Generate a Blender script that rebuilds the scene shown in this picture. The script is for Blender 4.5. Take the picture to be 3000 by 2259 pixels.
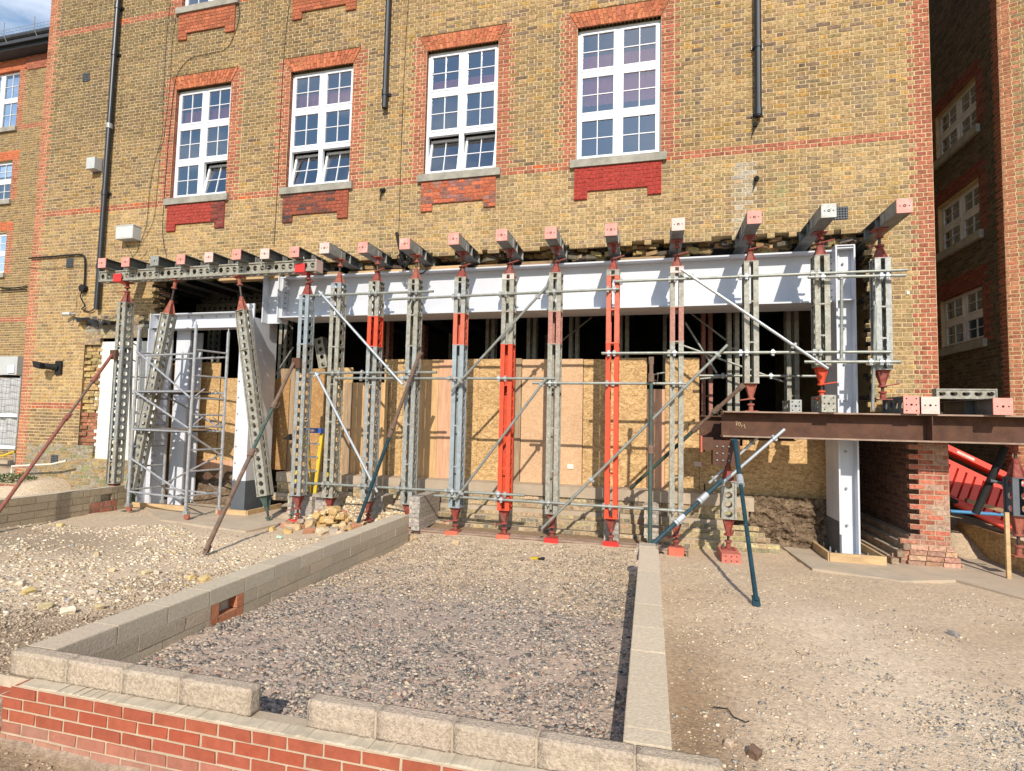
import bpy, math, random
import numpy as np
from mathutils import Vector, Matrix
for o in list(bpy.data.objects): bpy.data.objects.remove(o)
sc = bpy.context.scene
C = sc.collection
R = math.radians
# ------------------------------------------------------------------ camera, sky, sun, exposure
CLX = 0.7
YAW, PITCH, ROLL, FPX = .24738, .06285, .02164, 1607.3
EYE = Vector((0, 0, 2.15))
ROT = Matrix.Rotation(YAW, 3, 'Z') @ Matrix.Rotation(math.pi/2+PITCH, 3, 'X') @ Matrix.Rotation(ROLL, 3, 'Z')
cd = bpy.data.cameras.new('camera'); cam = bpy.data.objects.new('camera', cd); C.objects.link(cam)
cam.location = EYE; cam.rotation_euler = ROT.to_euler(); cd.sensor_width = 36; cd.lens = FPX/3000*36
cd.clip_start = .05; cd.clip_end = 3000; sc.camera = cam
SUN = Vector((-.25, 1.07, -.78)).normalized()
w = bpy.data.worlds.new('World'); sc.world = w; w.use_nodes = True
nt = w.node_tree; nt.nodes.clear()
sky = nt.nodes.new('ShaderNodeTexSky'); sky.sky_type = 'NISHITA'; sky.sun_disc = False
sky.sun_elevation = math.asin(-SUN.z); sky.sun_rotation = math.atan2(-SUN.x, -SUN.y)
sky.air_density = 1.5; sky.dust_density = .3; sky.ozone_density = 4
bg = nt.nodes.new('ShaderNodeBackground'); bg.inputs[1].default_value = .15
out = nt.nodes.new('ShaderNodeOutputWorld')
# thin broken cloud, the same all round the sky
tc = nt.nodes.new('ShaderNodeTexCoord'); mp = nt.nodes.new('ShaderNodeMapping'); mp.inputs['Scale'].default_value = (1.2, 1.2, 3.2)
cn = nt.nodes.new('ShaderNodeTexNoise'); cn.inputs['Scale'].default_value = 2.6; cn.inputs['Detail'].default_value = 7; cn.inputs['Roughness'].default_value = .6
cr = nt.nodes.new('ShaderNodeValToRGB'); cr.color_ramp.elements[0].position = .48; cr.color_ramp.elements[1].position = .76; mp.inputs['Location'].default_value = (CLX, 0, 0)
mx = nt.nodes.new('ShaderNodeMix'); mx.data_type = 'RGBA'; mx.inputs[7].default_value = (6.6, 7.0, 7.8, 1)
L = nt.links.new
L(tc.outputs['Generated'], mp.inputs[0]); L(mp.outputs[0], cn.inputs['Vector']); L(cn.outputs['Fac'], cr.inputs[0])
L(cr.outputs[0], mx.inputs[0]); L(sky.outputs[0], mx.inputs[6]); L(mx.outputs[2], bg.inputs[0]); L(bg.outputs[0], out.inputs[0])
sl = bpy.data.lights.new('sun', 'SUN'); sl.energy = 4.6; sl.angle = R(.5); sl.color = (1, .915, .79)
so = bpy.data.objects.new('sun', sl); C.objects.link(so); so.rotation_euler = SUN.to_track_quat('-Z', 'Y').to_euler(); so.location = (10, -30, 30)
sc.view_settings.view_transform = 'Standard'; sc.view_settings.look = 'None'
sc.view_settings.exposure = 0.16; sc.view_settings.gamma = 1
# ------------------------------------------------------------------ where a sight line meets a wall plane / level
def ray(px, py): return ROT @ Vector(((px-1500)/FPX, -(py-1129.5)/FPX, -1))
def Y(px, py, y): r = ray(px, py); return EYE + r*(y/r.y)
def Z(px, py, z): r = ray(px, py); return EYE + r*((z-EYE.z)/r.z)
def X(px, py, x): r = ray(px, py); return EYE + r*(x/r.x)
def zm(x0, y0, k): return lambda x, y: (x0+x/k, y0+y/k)
z1 = zm(800, 700, 3.16); z2 = zm(1400, 600, 3.16); z3 = zm(2000, 550, 3.16); z4 = zm(800, 1200, 3.16); z5 = zm(1400, 1200, 3.16); z6 = zm(2000, 1050, 3.16)
D = 10.2                      # front face of the brick facade
rnd = random.Random(7)
# ------------------------------------------------------------------ materials
def lin(c): return tuple(c) + (1,) if len(c) == 3 else c
def mat(name, col, rough=.8, metal=0, nscale=8, namt=.25, dirt=None, damt=.0, dscale=2.5, bump=.0, bscale=60, attr=False, spec=.4, stretch=(1,1,1)):
    m = bpy.data.materials.new(name); m.use_nodes = True
    n = m.node_tree.nodes; l = m.node_tree.links.new; b = n['Principled BSDF']
    b.inputs['Roughness'].default_value = rough; b.inputs['Metallic'].default_value = metal
    b.inputs['Specular IOR Level'].default_value = spec
    g = n.new('ShaderNodeNewGeometry'); mp = n.new('ShaderNodeMapping'); mp.inputs['Scale'].default_value = stretch
    l(g.outputs['Position'], mp.inputs[0])
    t = n.new('ShaderNodeTexNoise'); t.inputs['Scale'].default_value = nscale; t.inputs['Detail'].default_value = 6; t.inputs['Roughness'].default_value = .65
    l(mp.outputs[0], t.inputs['Vector'])
    mr = n.new('ShaderNodeMapRange'); mr.inputs[1].default_value = .3; mr.inputs[2].default_value = .7
    mr.inputs[3].default_value = 1-namt; mr.inputs[4].default_value = 1+namt; l(t.outputs['Fac'], mr.inputs[0])
    mu = n.new('ShaderNodeVectorMath'); mu.operation = 'SCALE'
    if attr:
        a = n.new('ShaderNodeAttribute'); a.attribute_name = 'col'; l(a.outputs['Color'], mu.inputs[0])
    else: mu.inputs[0].default_value = col[:3]
    l(mr.outputs[0], mu.inputs['Scale'])
    last = mu.outputs[0]
    if dirt:
        t2 = n.new('ShaderNodeTexNoise'); t2.inputs['Scale'].default_value = dscale; t2.inputs['Detail'].default_value = 8; t2.inputs['Roughness'].default_value = .7
        l(mp.outputs[0], t2.inputs['Vector'])
        r2 = n.new('ShaderNodeMapRange'); r2.inputs[1].default_value = .62-damt*.3; r2.inputs[2].default_value = .72; r2.inputs[4].default_value = min(1, .4+damt); l(t2.outputs['Fac'], r2.inputs[0])
        mm = n.new('ShaderNodeMix'); mm.data_type = 'RGBA'; l(r2.outputs[0], mm.inputs[0]); l(last, mm.inputs[6]); mm.inputs[7].default_value = lin(dirt); last = mm.outputs[2]
    l(last, b.inputs['Base Color'])
    if bump:
        t3 = n.new('ShaderNodeTexNoise'); t3.inputs['Scale'].default_value = bscale; t3.inputs['Detail'].default_value = 4
        l(g.outputs['Position'], t3.inputs['Vector'])
        bp = n.new('ShaderNodeBump'); bp.inputs['Strength'].default_value = bump; bp.inputs['Distance'].default_value = .01
        l(t3.outputs['Fac'], bp.inputs['Height']); l(bp.outputs[0], b.inputs['Normal'])
    return m
M = {}
M['brick'] = mat('stock_brick', (0,0,0), .9, nscale=24, namt=.5, bump=.5, bscale=120, attr=True, spec=.2)
M['mortar'] = mat('buff_mortar', (.50,.385,.215), .95, nscale=3, namt=.18, bump=.3, bscale=150, spec=.1)
M['mortar2'] = mat('pale_mortar', (.50,.42,.31), .95, nscale=12, namt=.2, bump=.4, bscale=150, spec=.1)
M['white'] = mat('white_paint', (.58,.60,.65), .5, nscale=1.6, namt=.08, dirt=(.50,.47,.43), damt=.12, dscale=3.5, spec=.4)
M['upvc'] = mat('white_window_plastic', (.74,.76,.80), .35, nscale=3, namt=.03)
M['primer'] = mat('dark_grey_primer', (.10,.11,.125), .6, nscale=4, namt=.15)
M['galv'] = mat('galvanised_steel', (.34,.35,.335), .55, .35, nscale=22, namt=.3, dirt=(.26,.22,.165), damt=.45, dscale=5)
M['galvwarm'] = mat('weathered_galvanised_steel', (.34,.33,.28), .65, .2, nscale=24, namt=.32, dirt=(.20,.155,.105), damt=.5, dscale=7)
M['galvblue'] = mat('blue_grey_galvanised_steel', (.33,.37,.39), .5, .35, nscale=12, namt=.2, dirt=(.25,.25,.22), damt=.2, dscale=6)
M['tube'] = mat('scaffold_tube_steel', (.27,.28,.25), .5, .35, nscale=9, namt=.25, dirt=(.30,.25,.18), damt=.2, dscale=6)
M['tubebright'] = mat('new_scaffold_tube_steel', (.50,.53,.55), .35, .5, nscale=7, namt=.12)
M['alu'] = mat('aluminium', (.40,.40,.41), .45, .4, nscale=12, namt=.25, dirt=(.5,.45,.38), damt=.2, dscale=8)
M['redjack'] = mat('red_jack_paint', (.26,.05,.037), .7, .1, nscale=18, namt=.4, dirt=(.22,.13,.10), damt=.55, dscale=9)
M['pinkjack'] = mat('faded_red_paint', (.50,.15,.11), .7, nscale=14, namt=.25, dirt=(.36,.16,.12), damt=.3, dscale=9)
M['rustjack'] = mat('rusty_red_paint', (.33,.10,.065), .75, nscale=14, namt=.3, dirt=(.14,.07,.05), damt=.4, dscale=9)
M['red'] = mat('bright_red_paint', (.60,.035,.03), .5, nscale=10, namt=.12)
M['orange'] = mat('orange_red_paint', (.60,.07,.026), .6, nscale=9, namt=.18, dirt=(.22,.08,.05), damt=.32, dscale=14)
M['fadedorange'] = mat('faded_orange_red_paint', (.55,.13,.075), .65, nscale=10, namt=.2, dirt=(.30,.14,.1), damt=.3, dscale=10)
M['mauvered'] = mat('rust_speckled_paint', (.40,.19,.15), .8, nscale=30, namt=.35, dirt=(.25,.12,.09), damt=.4, dscale=14)
M['pinkend'] = mat('pink_end_plate_paint', (.70,.28,.23), .6, nscale=6, namt=.12, dirt=(.66,.50,.45), damt=.35, dscale=5)
M['paleend'] = mat('worn_pale_end_plate', (.60,.54,.48), .6, nscale=6, namt=.12, dirt=(.70,.34,.30), damt=.75, dscale=6)
M['hole'] = mat('dark_hole', (.02,.018,.016), .9, namt=.1)
M['needle'] = mat('grey_painted_needle_steel', (.13,.145,.15), .5, .3, nscale=5, namt=.3, dirt=(.22,.22,.20), damt=.3, dscale=4)
M['needlelight'] = mat('pale_scuffed_steel', (.27,.27,.25), .6, .2, nscale=9, namt=.3, dirt=(.40,.38,.35), damt=.3, dscale=7)
M['needleunder'] = mat('dull_grey_flange', (.15,.155,.15), .6, .2, nscale=7, namt=.3, dirt=(.27,.26,.24), damt=.3, dscale=5)
M['thread'] = mat('greasy_thread', (.07,.055,.05), .5, .5, namt=.3)
M['rust'] = mat('rusty_steel', (.095,.043,.026), .85, nscale=5, namt=.35, dirt=(.10,.055,.04), damt=.35, dscale=3, bump=.2)
M['rustedge'] = mat('scuffed_rusty_flange', (.34,.24,.18), .85, nscale=12, namt=.35, dirt=(.16,.09,.06), damt=.5, dscale=6)
M['rustpole'] = mat('brown_rusty_pole', (.16,.10,.07), .8, nscale=12, namt=.35, dirt=(.09,.11,.09), damt=.3, dscale=5)
M['redpole'] = mat('worn_red_pole', (.24,.08,.055), .75, nscale=12, namt=.3, dirt=(.12,.08,.06), damt=.4, dscale=6)
M['greenpole'] = mat('dark_green_pole', (.05,.08,.065), .6, nscale=12, namt=.3, dirt=(.20,.17,.13), damt=.2, dscale=8)
M['teal'] = mat('dark_teal_pole', (.009,.04,.055), .5, nscale=8, namt=.3, dirt=(.25,.22,.18), damt=.08, dscale=14)
M['osb'] = None
M['ply'] = mat('plywood', (.58,.36,.17), .7, nscale=3, namt=.25, dirt=(.42,.24,.11), damt=.3, dscale=2.5, stretch=(6,6,.6))
M['plypink'] = mat('pinkish_plywood', (.60,.34,.21), .7, nscale=3, namt=.22, dirt=(.45,.25,.15), damt=.3, dscale=2.5, stretch=(6,6,.6))
M['plydark'] = mat('weathered_board', (.34,.24,.15), .8, nscale=3, namt=.3, dirt=(.20,.14,.09), damt=.4, dscale=2.5, stretch=(8,8,.6))
M['timber'] = mat('sawn_timber', (.52,.35,.18), .8, nscale=3, namt=.25, dirt=(.35,.24,.14), damt=.3, dscale=4, stretch=(.8,4,4))
M['oldtimber'] = mat('dirty_timber', (.30,.20,.11), .9, nscale=4, namt=.35, dirt=(.12,.08,.05), damt=.4, stretch=(.8,4,4))
M['stone'] = mat('grey_stone_sill', (.32,.30,.25), .9, nscale=5, namt=.25, dirt=(.17,.16,.13), damt=.4, dscale=2, bump=.3)
M['block'] = mat('concrete_block', (0,0,0), .95, nscale=55, namt=.35, dirt=(.43,.34,.21), damt=.12, dscale=1.6, bump=.9, bscale=90, attr=True, spec=.1)
M['blockdusty'] = mat('dusty_concrete_block', (0,0,0), .95, nscale=40, namt=.16, dirt=(.50,.39,.27), damt=.3, dscale=2.5, bump=.5, bscale=70, attr=True, spec=.1)
M['concrete'] = mat('dusty_concrete', (.43,.35,.26), .95, nscale=4, namt=.2, dirt=(.26,.20,.14), damt=.4, dscale=2, bump=.4, bscale=50, spec=.1)
M['slab'] = mat('grey_concrete_slab', (.44,.36,.27), .9, nscale=3, namt=.15, dirt=(.46,.35,.24), damt=.55, dscale=1.5, bump=.2, spec=.15)
M['earth'] = mat('dark_earth_face', (.13,.09,.06), .95, nscale=16, namt=.6, dirt=(.34,.25,.16), damt=.45, dscale=6, bump=1, bscale=25, spec=.05)
M['blackplastic'] = mat('black_plastic', (.012,.014,.018), .42, nscale=4, namt=.2, spec=.6)
M['blackmatt'] = mat('matt_black', (.012,.012,.012), .8, namt=.2)
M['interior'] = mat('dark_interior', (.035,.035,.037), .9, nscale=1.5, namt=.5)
M['roomgrey'] = mat('room_plaster', (.10,.11,.13), .9, nscale=1.5, namt=.3)
M['curtain'] = mat('pink_curtain', (.95,.30,.34), .9, nscale=2, namt=.2, stretch=(14,1,.3))
M['blind'] = mat('grey_blind', (.35,.38,.42), .9, nscale=2, namt=.2, stretch=(14,1,.3))
M['yellow'] = mat('yellow_fibreglass', (.60,.42,.03), .5, nscale=5, namt=.12)
M['blue'] = mat('blue_plastic', (.03,.10,.35), .4, namt=.1)
M['bluepipe'] = mat('blue_water_pipe', (.06,.22,.42), .4, namt=.15, dirt=(.2,.24,.26), damt=.2)
M['greyplastic'] = mat('grey_plastic_casing', (.48,.49,.48), .5, nscale=3, namt=.08)
M['creamplastic'] = mat('cream_plastic_pipe', (.70,.64,.55), .5, nscale=3, namt=.1)
M['whiteblock'] = mat('white_lightweight_block', (.72,.69,.61), .9, nscale=4, namt=.06, dirt=(.6,.5,.36), damt=.1, dscale=2, bump=.2)
M['mesh'] = mat('white_debris_sheeting', (.42,.42,.42), .7, nscale=2, namt=.15, stretch=(1,1,3))
M['barrier'] = mat('red_plastic_barrier', (.66,.075,.05), .45, nscale=3, namt=.1, dirt=(.35,.05,.04), damt=.2, dscale=3)
M['newbrick'] = mat('new_red_brick', (0,0,0), .9, nscale=18, namt=.13, dirt=(.50,.36,.27), damt=-.12, dscale=16, bump=.25, bscale=200, attr=True, spec=.1)
M['soil'] = mat('ground', (0,0,0), .98, nscale=26, namt=.32, dirt=None, bump=1, bscale=90, attr=True, spec=.05)
M['gravel'] = mat('loose_stones', (0,0,0), .92, nscale=60, namt=.2, attr=True, spec=.15)
M['leaf'] = mat('green_foliage', (.05,.10,.02), .7, nscale=20, namt=.4)
M['roofdark'] = mat('dark_roof', (.05,.055,.065), .6, namt=.3)
M['cloth'] = mat('dark_clothing', (.03,.035,.05), .9, namt=.2)
def osb_mat(name, col, dark):
    m = mat(name, col, .75, nscale=2, namt=.1)
    n = m.node_tree.nodes; l = m.node_tree.links.new; b = n['Principled BSDF']; g = [x for x in n if x.bl_idname == 'ShaderNodeNewGeometry'][0]
    mp = n.new('ShaderNodeMapping'); mp.inputs['Scale'].default_value = (1, 1, 1.6); l(g.outputs['Position'], mp.inputs[0])
    d = n.new('ShaderNodeTexNoise'); d.inputs['Scale'].default_value = 7; l(mp.outputs[0], d.inputs['Vector'])
    vm = n.new('ShaderNodeVectorMath'); vm.operation = 'MULTIPLY_ADD'; l(d.outputs['Color'], vm.inputs[0]); vm.inputs[1].default_value = (.25,.25,.25); l(mp.outputs[0], vm.inputs[2])
    v = n.new('ShaderNodeTexVoronoi'); v.inputs['Scale'].default_value = 24; v.inputs['Randomness'].default_value = 1; l(vm.outputs[0], v.inputs['Vector'])
    sp = n.new('ShaderNodeSeparateColor'); l(v.outputs['Color'], sp.inputs[0])
    mx = n.new('ShaderNodeMix'); mx.data_type = 'RGBA'; l(sp.outputs[0], mx.inputs[0]); mx.inputs[6].default_value = lin(dark); mx.inputs[7].default_value = lin(col)
    t = n.new('ShaderNodeTexNoise'); t.inputs['Scale'].default_value = 1.3; t.inputs['Detail'].default_value = 3; l(g.outputs['Position'], t.inputs['Vector'])
    mr = n.new('ShaderNodeMapRange'); mr.inputs[3].default_value = .8; mr.inputs[4].default_value = 1.15; l(t.outputs['Fac'], mr.inputs[0])
    sc_ = n.new('ShaderNodeVectorMath'); sc_.operation = 'SCALE'; l(mx.outputs[2], sc_.inputs[0]); l(mr.outputs[0], sc_.inputs['Scale'])
    l(sc_.outputs[0], b.inputs['Base Color'])
    bp = n.new('ShaderNodeBump'); bp.inputs['Strength'].default_value = .4; bp.inputs['Distance'].default_value = .004; l(v.outputs['Distance'], bp.inputs['Height']); l(bp.outputs[0], b.inputs['Normal'])
    return m
M['osb'] = osb_mat('strand_board', (.66,.44,.21), (.34,.20,.08))
M['osbpink'] = osb_mat('pinkish_strand_board', (.63,.42,.25), (.52,.32,.18))
M['osbdark'] = osb_mat('aged_strand_board', (.46,.27,.11), (.30,.16,.06))
def glass_mat():
    m = bpy.data.materials.new('window_glass'); m.use_nodes = True; n = m.node_tree.nodes; l = m.node_tree.links.new; n.clear()
    o = n.new('ShaderNodeOutputMaterial'); t = n.new('ShaderNodeBsdfTransparent'); t.inputs[0].default_value = (.97,.97,.98,1)
    g = n.new('ShaderNodeBsdfGlossy'); g.inputs['Roughness'].default_value = .03; g.inputs[0].default_value = (.95,.97,1,1)
    f = n.new('ShaderNodeFresnel'); f.inputs[0].default_value = 1.9; x = n.new('ShaderNodeMixShader')
    ge = n.new('ShaderNodeNewGeometry'); no = n.new('ShaderNodeTexNoise'); no.inputs['Scale'].default_value = .9; l(ge.outputs['Position'], no.inputs['Vector'])
    bp = n.new('ShaderNodeBump'); bp.inputs['Strength'].default_value = .25; bp.inputs['Distance'].default_value = .03; l(no.outputs['Fac'], bp.inputs['Height']); l(bp.outputs[0], g.inputs['Normal'])
    ad = n.new('ShaderNodeMath'); ad.operation = 'MULTIPLY_ADD'; ad.inputs[1].default_value = 1.9; ad.inputs[2].default_value = .08; l(f.outputs[0], ad.inputs[0])
    l(ad.outputs[0], x.inputs[0]); l(t.outputs[0], x.inputs[1]); l(g.outputs[0], x.inputs[2]); l(x.outputs[0], o.inputs[0])
    return m
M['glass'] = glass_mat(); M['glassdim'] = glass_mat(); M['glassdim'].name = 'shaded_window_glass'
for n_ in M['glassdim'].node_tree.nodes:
    if n_.bl_idname == 'ShaderNodeMath': n_.inputs[1].default_value = .8; n_.inputs[2].default_value = .0  # copy of the glass, reflection turned down so recess panes look shaded
# ------------------------------------------------------------------ building blocks
def tag(o, label=None, cat=None, group=None, kind=None):
    if label: o['label'] = label
    if cat: o['category'] = cat
    if group: o['group'] = group
    if kind: o['kind'] = kind
    return o
def empty(name, loc=(0,0,0), label=None, cat=None, group=None, rot=None, parent=None):
    o = bpy.data.objects.new(name, None); C.objects.link(o); o.location = loc; o.empty_display_size = .1
    if rot is not None: o.rotation_euler = rot
    if parent: o.parent = parent
    return tag(o, label, cat, group)
class MB:
    def __init__(s): s.v = []; s.f = []; s.c = []; s.col = (.5,.5,.5)
    def add(s, vs, fs):
        k = len(s.v); s.v += [tuple(p) for p in vs]; s.f += [tuple(i+k for i in f) for f in fs]; s.c += [s.col]*len(vs); return s
    def box(s, x0, x1, y0, y1, z0, z1):
        return s.add([(x0,y0,z0),(x1,y0,z0),(x1,y1,z0),(x0,y1,z0),(x0,y0,z1),(x1,y0,z1),(x1,y1,z1),(x0,y1,z1)],
                     [(0,3,2,1),(4,5,6,7),(0,1,5,4),(1,2,6,5),(2,3,7,6),(3,0,4,7)])
    def obox(s, c, u, v, w_):      # centre and three half axes
        c, u, v, w_ = Vector(c), Vector(u), Vector(v), Vector(w_)
        P = [c+a*u+b*v+d*w_ for d in (-1,1) for a, b in ((-1,-1),(1,-1),(1,1),(-1,1))]
        return s.add(P, [(0,3,2,1),(4,5,6,7),(0,1,5,4),(1,2,6,5),(2,3,7,6),(3,0,4,7)])
    def bar(s, a, b, wx, wy, up=(0,0,1)):   # rectangular bar from a to b
        a, b = Vector(a), Vector(b); d = (b-a); n = d.normalized(); up = Vector(up)
        if abs(n.dot(up)) > .98: up = Vector((0,1,0))
        u = n.cross(up).normalized(); v = u.cross(n).normalized()
        return s.obox((a+b)/2, u*wx/2, v*wy/2, d/2)
    def tube(s, a, b, r, r2=None, n=10, cap=True):
        a, b = Vector(a), Vector(b); r2 = r if r2 is None else r2
        d = (b-a).normalized(); up = Vector((0,0,1)) if abs(d.z) < .95 else Vector((1,0,0))
        u = d.cross(up).normalized(); v = d.cross(u)
        P = [a+(u*math.cos(t)+v*math.sin(t))*r for t in (2*math.pi*i/n for i in range(n))] + [b+(u*math.cos(t)+v*math.sin(t))*r2 for t in (2*math.pi*i/n for i in range(n))]
        F = [(i, i+n, (i+1) % n+n, (i+1) % n) for i in range(n)]
        if cap: F += [tuple(range(n)), tuple(range(2*n-1, n-1, -1))]
        return s.add(P, F)
    def path(s, pts, r, n=6):
        pts = [Vector(p) for p in pts]; k = len(s.v); m = len(pts)
        up = None; rings = []
        for i, p in enumerate(pts):
            d = (pts[min(i+1, m-1)]-pts[max(i-1, 0)]).normalized()
            a = Vector((0,0,1)) if abs(d.z) < .9 else Vector((1,0,0))
            u = d.cross(a).normalized() if up is None else (up - d*up.dot(d)).normalized(); up = u; v = d.cross(u)
            rings += [p+(u*math.cos(t)+v*math.sin(t))*r for t in (2*math.pi*j/n for j in range(n))]
        F = [(i*n+j, i*n+(j+1) % n, (i+1)*n+(j+1) % n, (i+1)*n+j) for i in range(m-1) for j in range(n)]
        return s.add(rings, F)
    def prism(s, poly, axis, a, b):   # poly in the two other axes
        def P(p, t): return {'x': (t, p[0], p[1]), 'y': (p[0], t, p[1]), 'z': (p[0], p[1], t)}[axis]
        n = len(poly); return s.add([P(p, a) for p in poly]+[P(p, b) for p in poly], [tuple(range(n)), tuple(range(2*n-1, n-1, -1))]+[(i, i+n, (i+1) % n+n, (i+1) % n) for i in range(n)])
    def mesh(s, name, m, bevel=0):
        me = bpy.data.meshes.new(name); me.from_pydata(s.v, [], s.f)
        a = me.color_attributes.new('col', 'FLOAT_COLOR', 'POINT')
        cc = np.ones((len(s.v), 4), dtype=np.float32); cc[:, :3] = np.array(s.c, dtype=np.float32); a.data.foreach_set('color', cc.ravel())
        me.materials.append(m); fixn(me); return me
    def build(s, name, m, parent=None, local=False, smooth=False, label=None):
        off = Vector((0,0,0))
        if parent is not None and not local: off = org(parent)
        if off.length: s.v = [tuple(Vector(p)-off) for p in s.v]
        me = s.mesh(name, M[m] if isinstance(m, str) else m)
        if smooth: me.polygons.foreach_set('use_smooth', [True]*len(me.polygons))
        o = bpy.data.objects.new(name, me); C.objects.link(o)
        if parent is not None: o.parent = parent
        if label: o['label'] = label
        return o
def fixn(me):
    import bmesh
    bm = bmesh.new(); bm.from_mesh(me); bmesh.ops.recalc_face_normals(bm, faces=bm.faces); bm.to_mesh(me); bm.free()
def org(o):
    v = Vector((0,0,0))
    while o is not None: v += o.location; o = o.parent
    return v
def link(me, name, parent=None, loc=(0,0,0), rot=None, scale=None):
    o = bpy.data.objects.new(name, me); C.objects.link(o); o.location = loc
    if rot is not None: o.rotation_euler = rot
    if scale is not None: o.scale = scale
    if parent is not None: o.parent = parent
    return o
def single(mb, name, m, label, cat, group=None, smooth=False):
    return tag(mb.build(name, m, smooth=smooth), label, cat, group)
ORD = ['first','second','third','fourth','fifth','sixth','seventh','eighth','ninth','tenth','eleventh','twelfth','thirteenth','fourteenth','fifteenth','sixteenth','seventeenth','eighteenth','nineteenth','twentieth']
def mixc(a, b, t): return tuple(x*(1-t)+y*t for x, y in zip(a, b))
def jit(c, s): k = 1+rnd.uniform(-s, s); return tuple(max(0, x*k*(1+rnd.uniform(-s, s)*.25)) for x in c)
M['shadeframe'] = mat('shade_greyed_window_frame', (.62,.61,.60), .6, nscale=3, namt=.15)  # white frames greyed so the colour carries the shade of the recess
M['mortarA'] = mat('facade_mortar', (0,0,0), .95, nscale=5, namt=.14, bump=.35, bscale=130, attr=True, spec=.1)
COURSE = .0773; SL, HL, JT = .232, .116, .017
def brickwall(root, org_, ud, nd, u0, u1, z0, z1, classify, zones=None, cap=300, zref=0, partname='brick', depth=.1, jt=JT, course=COURSE, bond='flemish', S=None, H=None, single_var=6, m_='brick'):
    """lays every brick of a wall as its own little block; the largest in view become parts, the others one part"""
    S = S or SL; H = H or HL
    org_ = Vector(org_); ud = Vector(ud).normalized(); nd = Vector(nd).normalized()
    i0 = math.ceil((z0-zref)/course-.01); i1 = math.floor((z1-zref)/course+.01)
    per = S+H if bond == 'flemish' else S
    cells = []
    for i in range(i0, i1):
        za = zref+i*course; off = (per/2 if i % 2 else 0)+ (0 if bond == 'flemish' else 0)
        k0 = math.floor((u0-off)/per)-1; bd = []
        k = k0
        while off+k*per < u1:
            b = off+k*per; bd.append(b)
            if bond == 'flemish': bd.append(b+S)
            k += 1
        zc = sorted(z for z in (zones(i, za) if zones else [])+[u0, u1] if u0-1e-6 <= z <= u1+1e-6)
        bd = [b for b in bd if u0 < b < u1 and all(abs(b-z) > .055 for z in zc)]
        bd = sorted(set(bd+zc))
        for a, b in zip(bd[:-1], bd[1:]):
            if b-a < .02: continue
            r = classify((a+b)/2, za+course/2, i)
            if r is None: continue
            col, mort, proud = r
            cells.append((a, b, za, col, mort, proud))
    def size(c):
        p = org_+ud*((c[0]+c[1])/2)+Vector((0,0,c[2])); d = p-EYE
        q = ROT.transposed() @ d
        if q.z > -.5: return 0
        px, py = 1500+FPX*q.x/-q.z, 1129.5-FPX*q.y/-q.z
        if not (0 < px < 3000 and 0 < py < 2259): return 0
        return (c[1]-c[0])*abs(d.normalized().dot(nd))/d.length_squared
    order = sorted(range(len(cells)), key=lambda k: -size(cells[k]))
    top = set(order[:cap])
    big = MB(); mo = MB(); cache = {}
    def shape(mb, w_, h_, p0, dep):
        j = lambda: rnd.uniform(-.0025, .0025)
        v = []
        for yy, ch in ((p0, .004), (-dep, 0)):
            for x_, z_ in ((0,0),(w_,0),(w_,h_),(0,h_)):
                sx = 1 if x_ == 0 else -1; sz = 1 if z_ == 0 else -1
                v.append((x_+(j() if ch else 0), yy+(rnd.uniform(-.002,.002) if ch else 0), z_+(j() if ch else 0)))
        return v, [(0,1,2,3),(0,4,5,1),(1,5,6,2),(2,6,7,3),(3,7,4,0),(4,7,6,5)]
    for k, (a, b, za, col, mort, proud) in enumerate(cells):
        g = jt/2; w_ = b-a-2*g; h_ = course-2*g
        p0 = proud+.004+rnd.uniform(-.002, .002)
        if k in top:
            key = (round(w_, 2), rnd.randrange(single_var), tuple(round(c*12) for c in col), round(proud, 3))
            if key not in cache:
                mb = MB(); mb.col = col; v, f = shape(mb, round(w_, 2), h_, p0, depth); mb.add([ud*p[0]+nd*p[1]+Vector((0,0,p[2])) for p in v], f)
                cache[key] = mb.mesh(partname, M[m_])
            o = link(cache[key], partname, root, loc=org_+ud*(a+g)+Vector((0,0,za+g))-org(root))
        else:
            big.col = col; v, f = shape(big, w_, h_, p0, depth)
            big.add([org_+ud*(a+g+p[0])+nd*p[1]+Vector((0,0,za+g+p[2])) for p in v], f)
        mo.col = mort; q = proud-.002
        mo.add([org_+ud*x_+nd*q+Vector((0,0,z_)) for x_, z_ in ((a,za),(b,za),(b,za+course),(a,za+course))]+
               ([org_+ud*x_+nd*(-depth)+Vector((0,0,z_)) for x_, z_ in ((a,za),(b,za),(b,za+course),(a,za+course))] if proud > .01 else []),
               [(0,1,2,3)]+([(0,1,5,4),(1,2,6,5),(2,3,7,6),(3,0,4,7)] if proud > .01 else []))
    if big.v: tag(big.build('brickwork' if m_ == 'brick' else 'blockwork', m_, root), kind='stuff')
    mo.build('mortar', 'mortarA', root)
    return cells
RED = (.365,.125,.075); REDD = (.27,.09,.062); MORT = (.54,.41,.235); MORTL = (.60,.45,.25)
def sm(t, a, b): t = max(0, min(1, (t-a)/(b-a))); return t*t*(3-2*t)
from mathutils import noise as NZ
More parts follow.
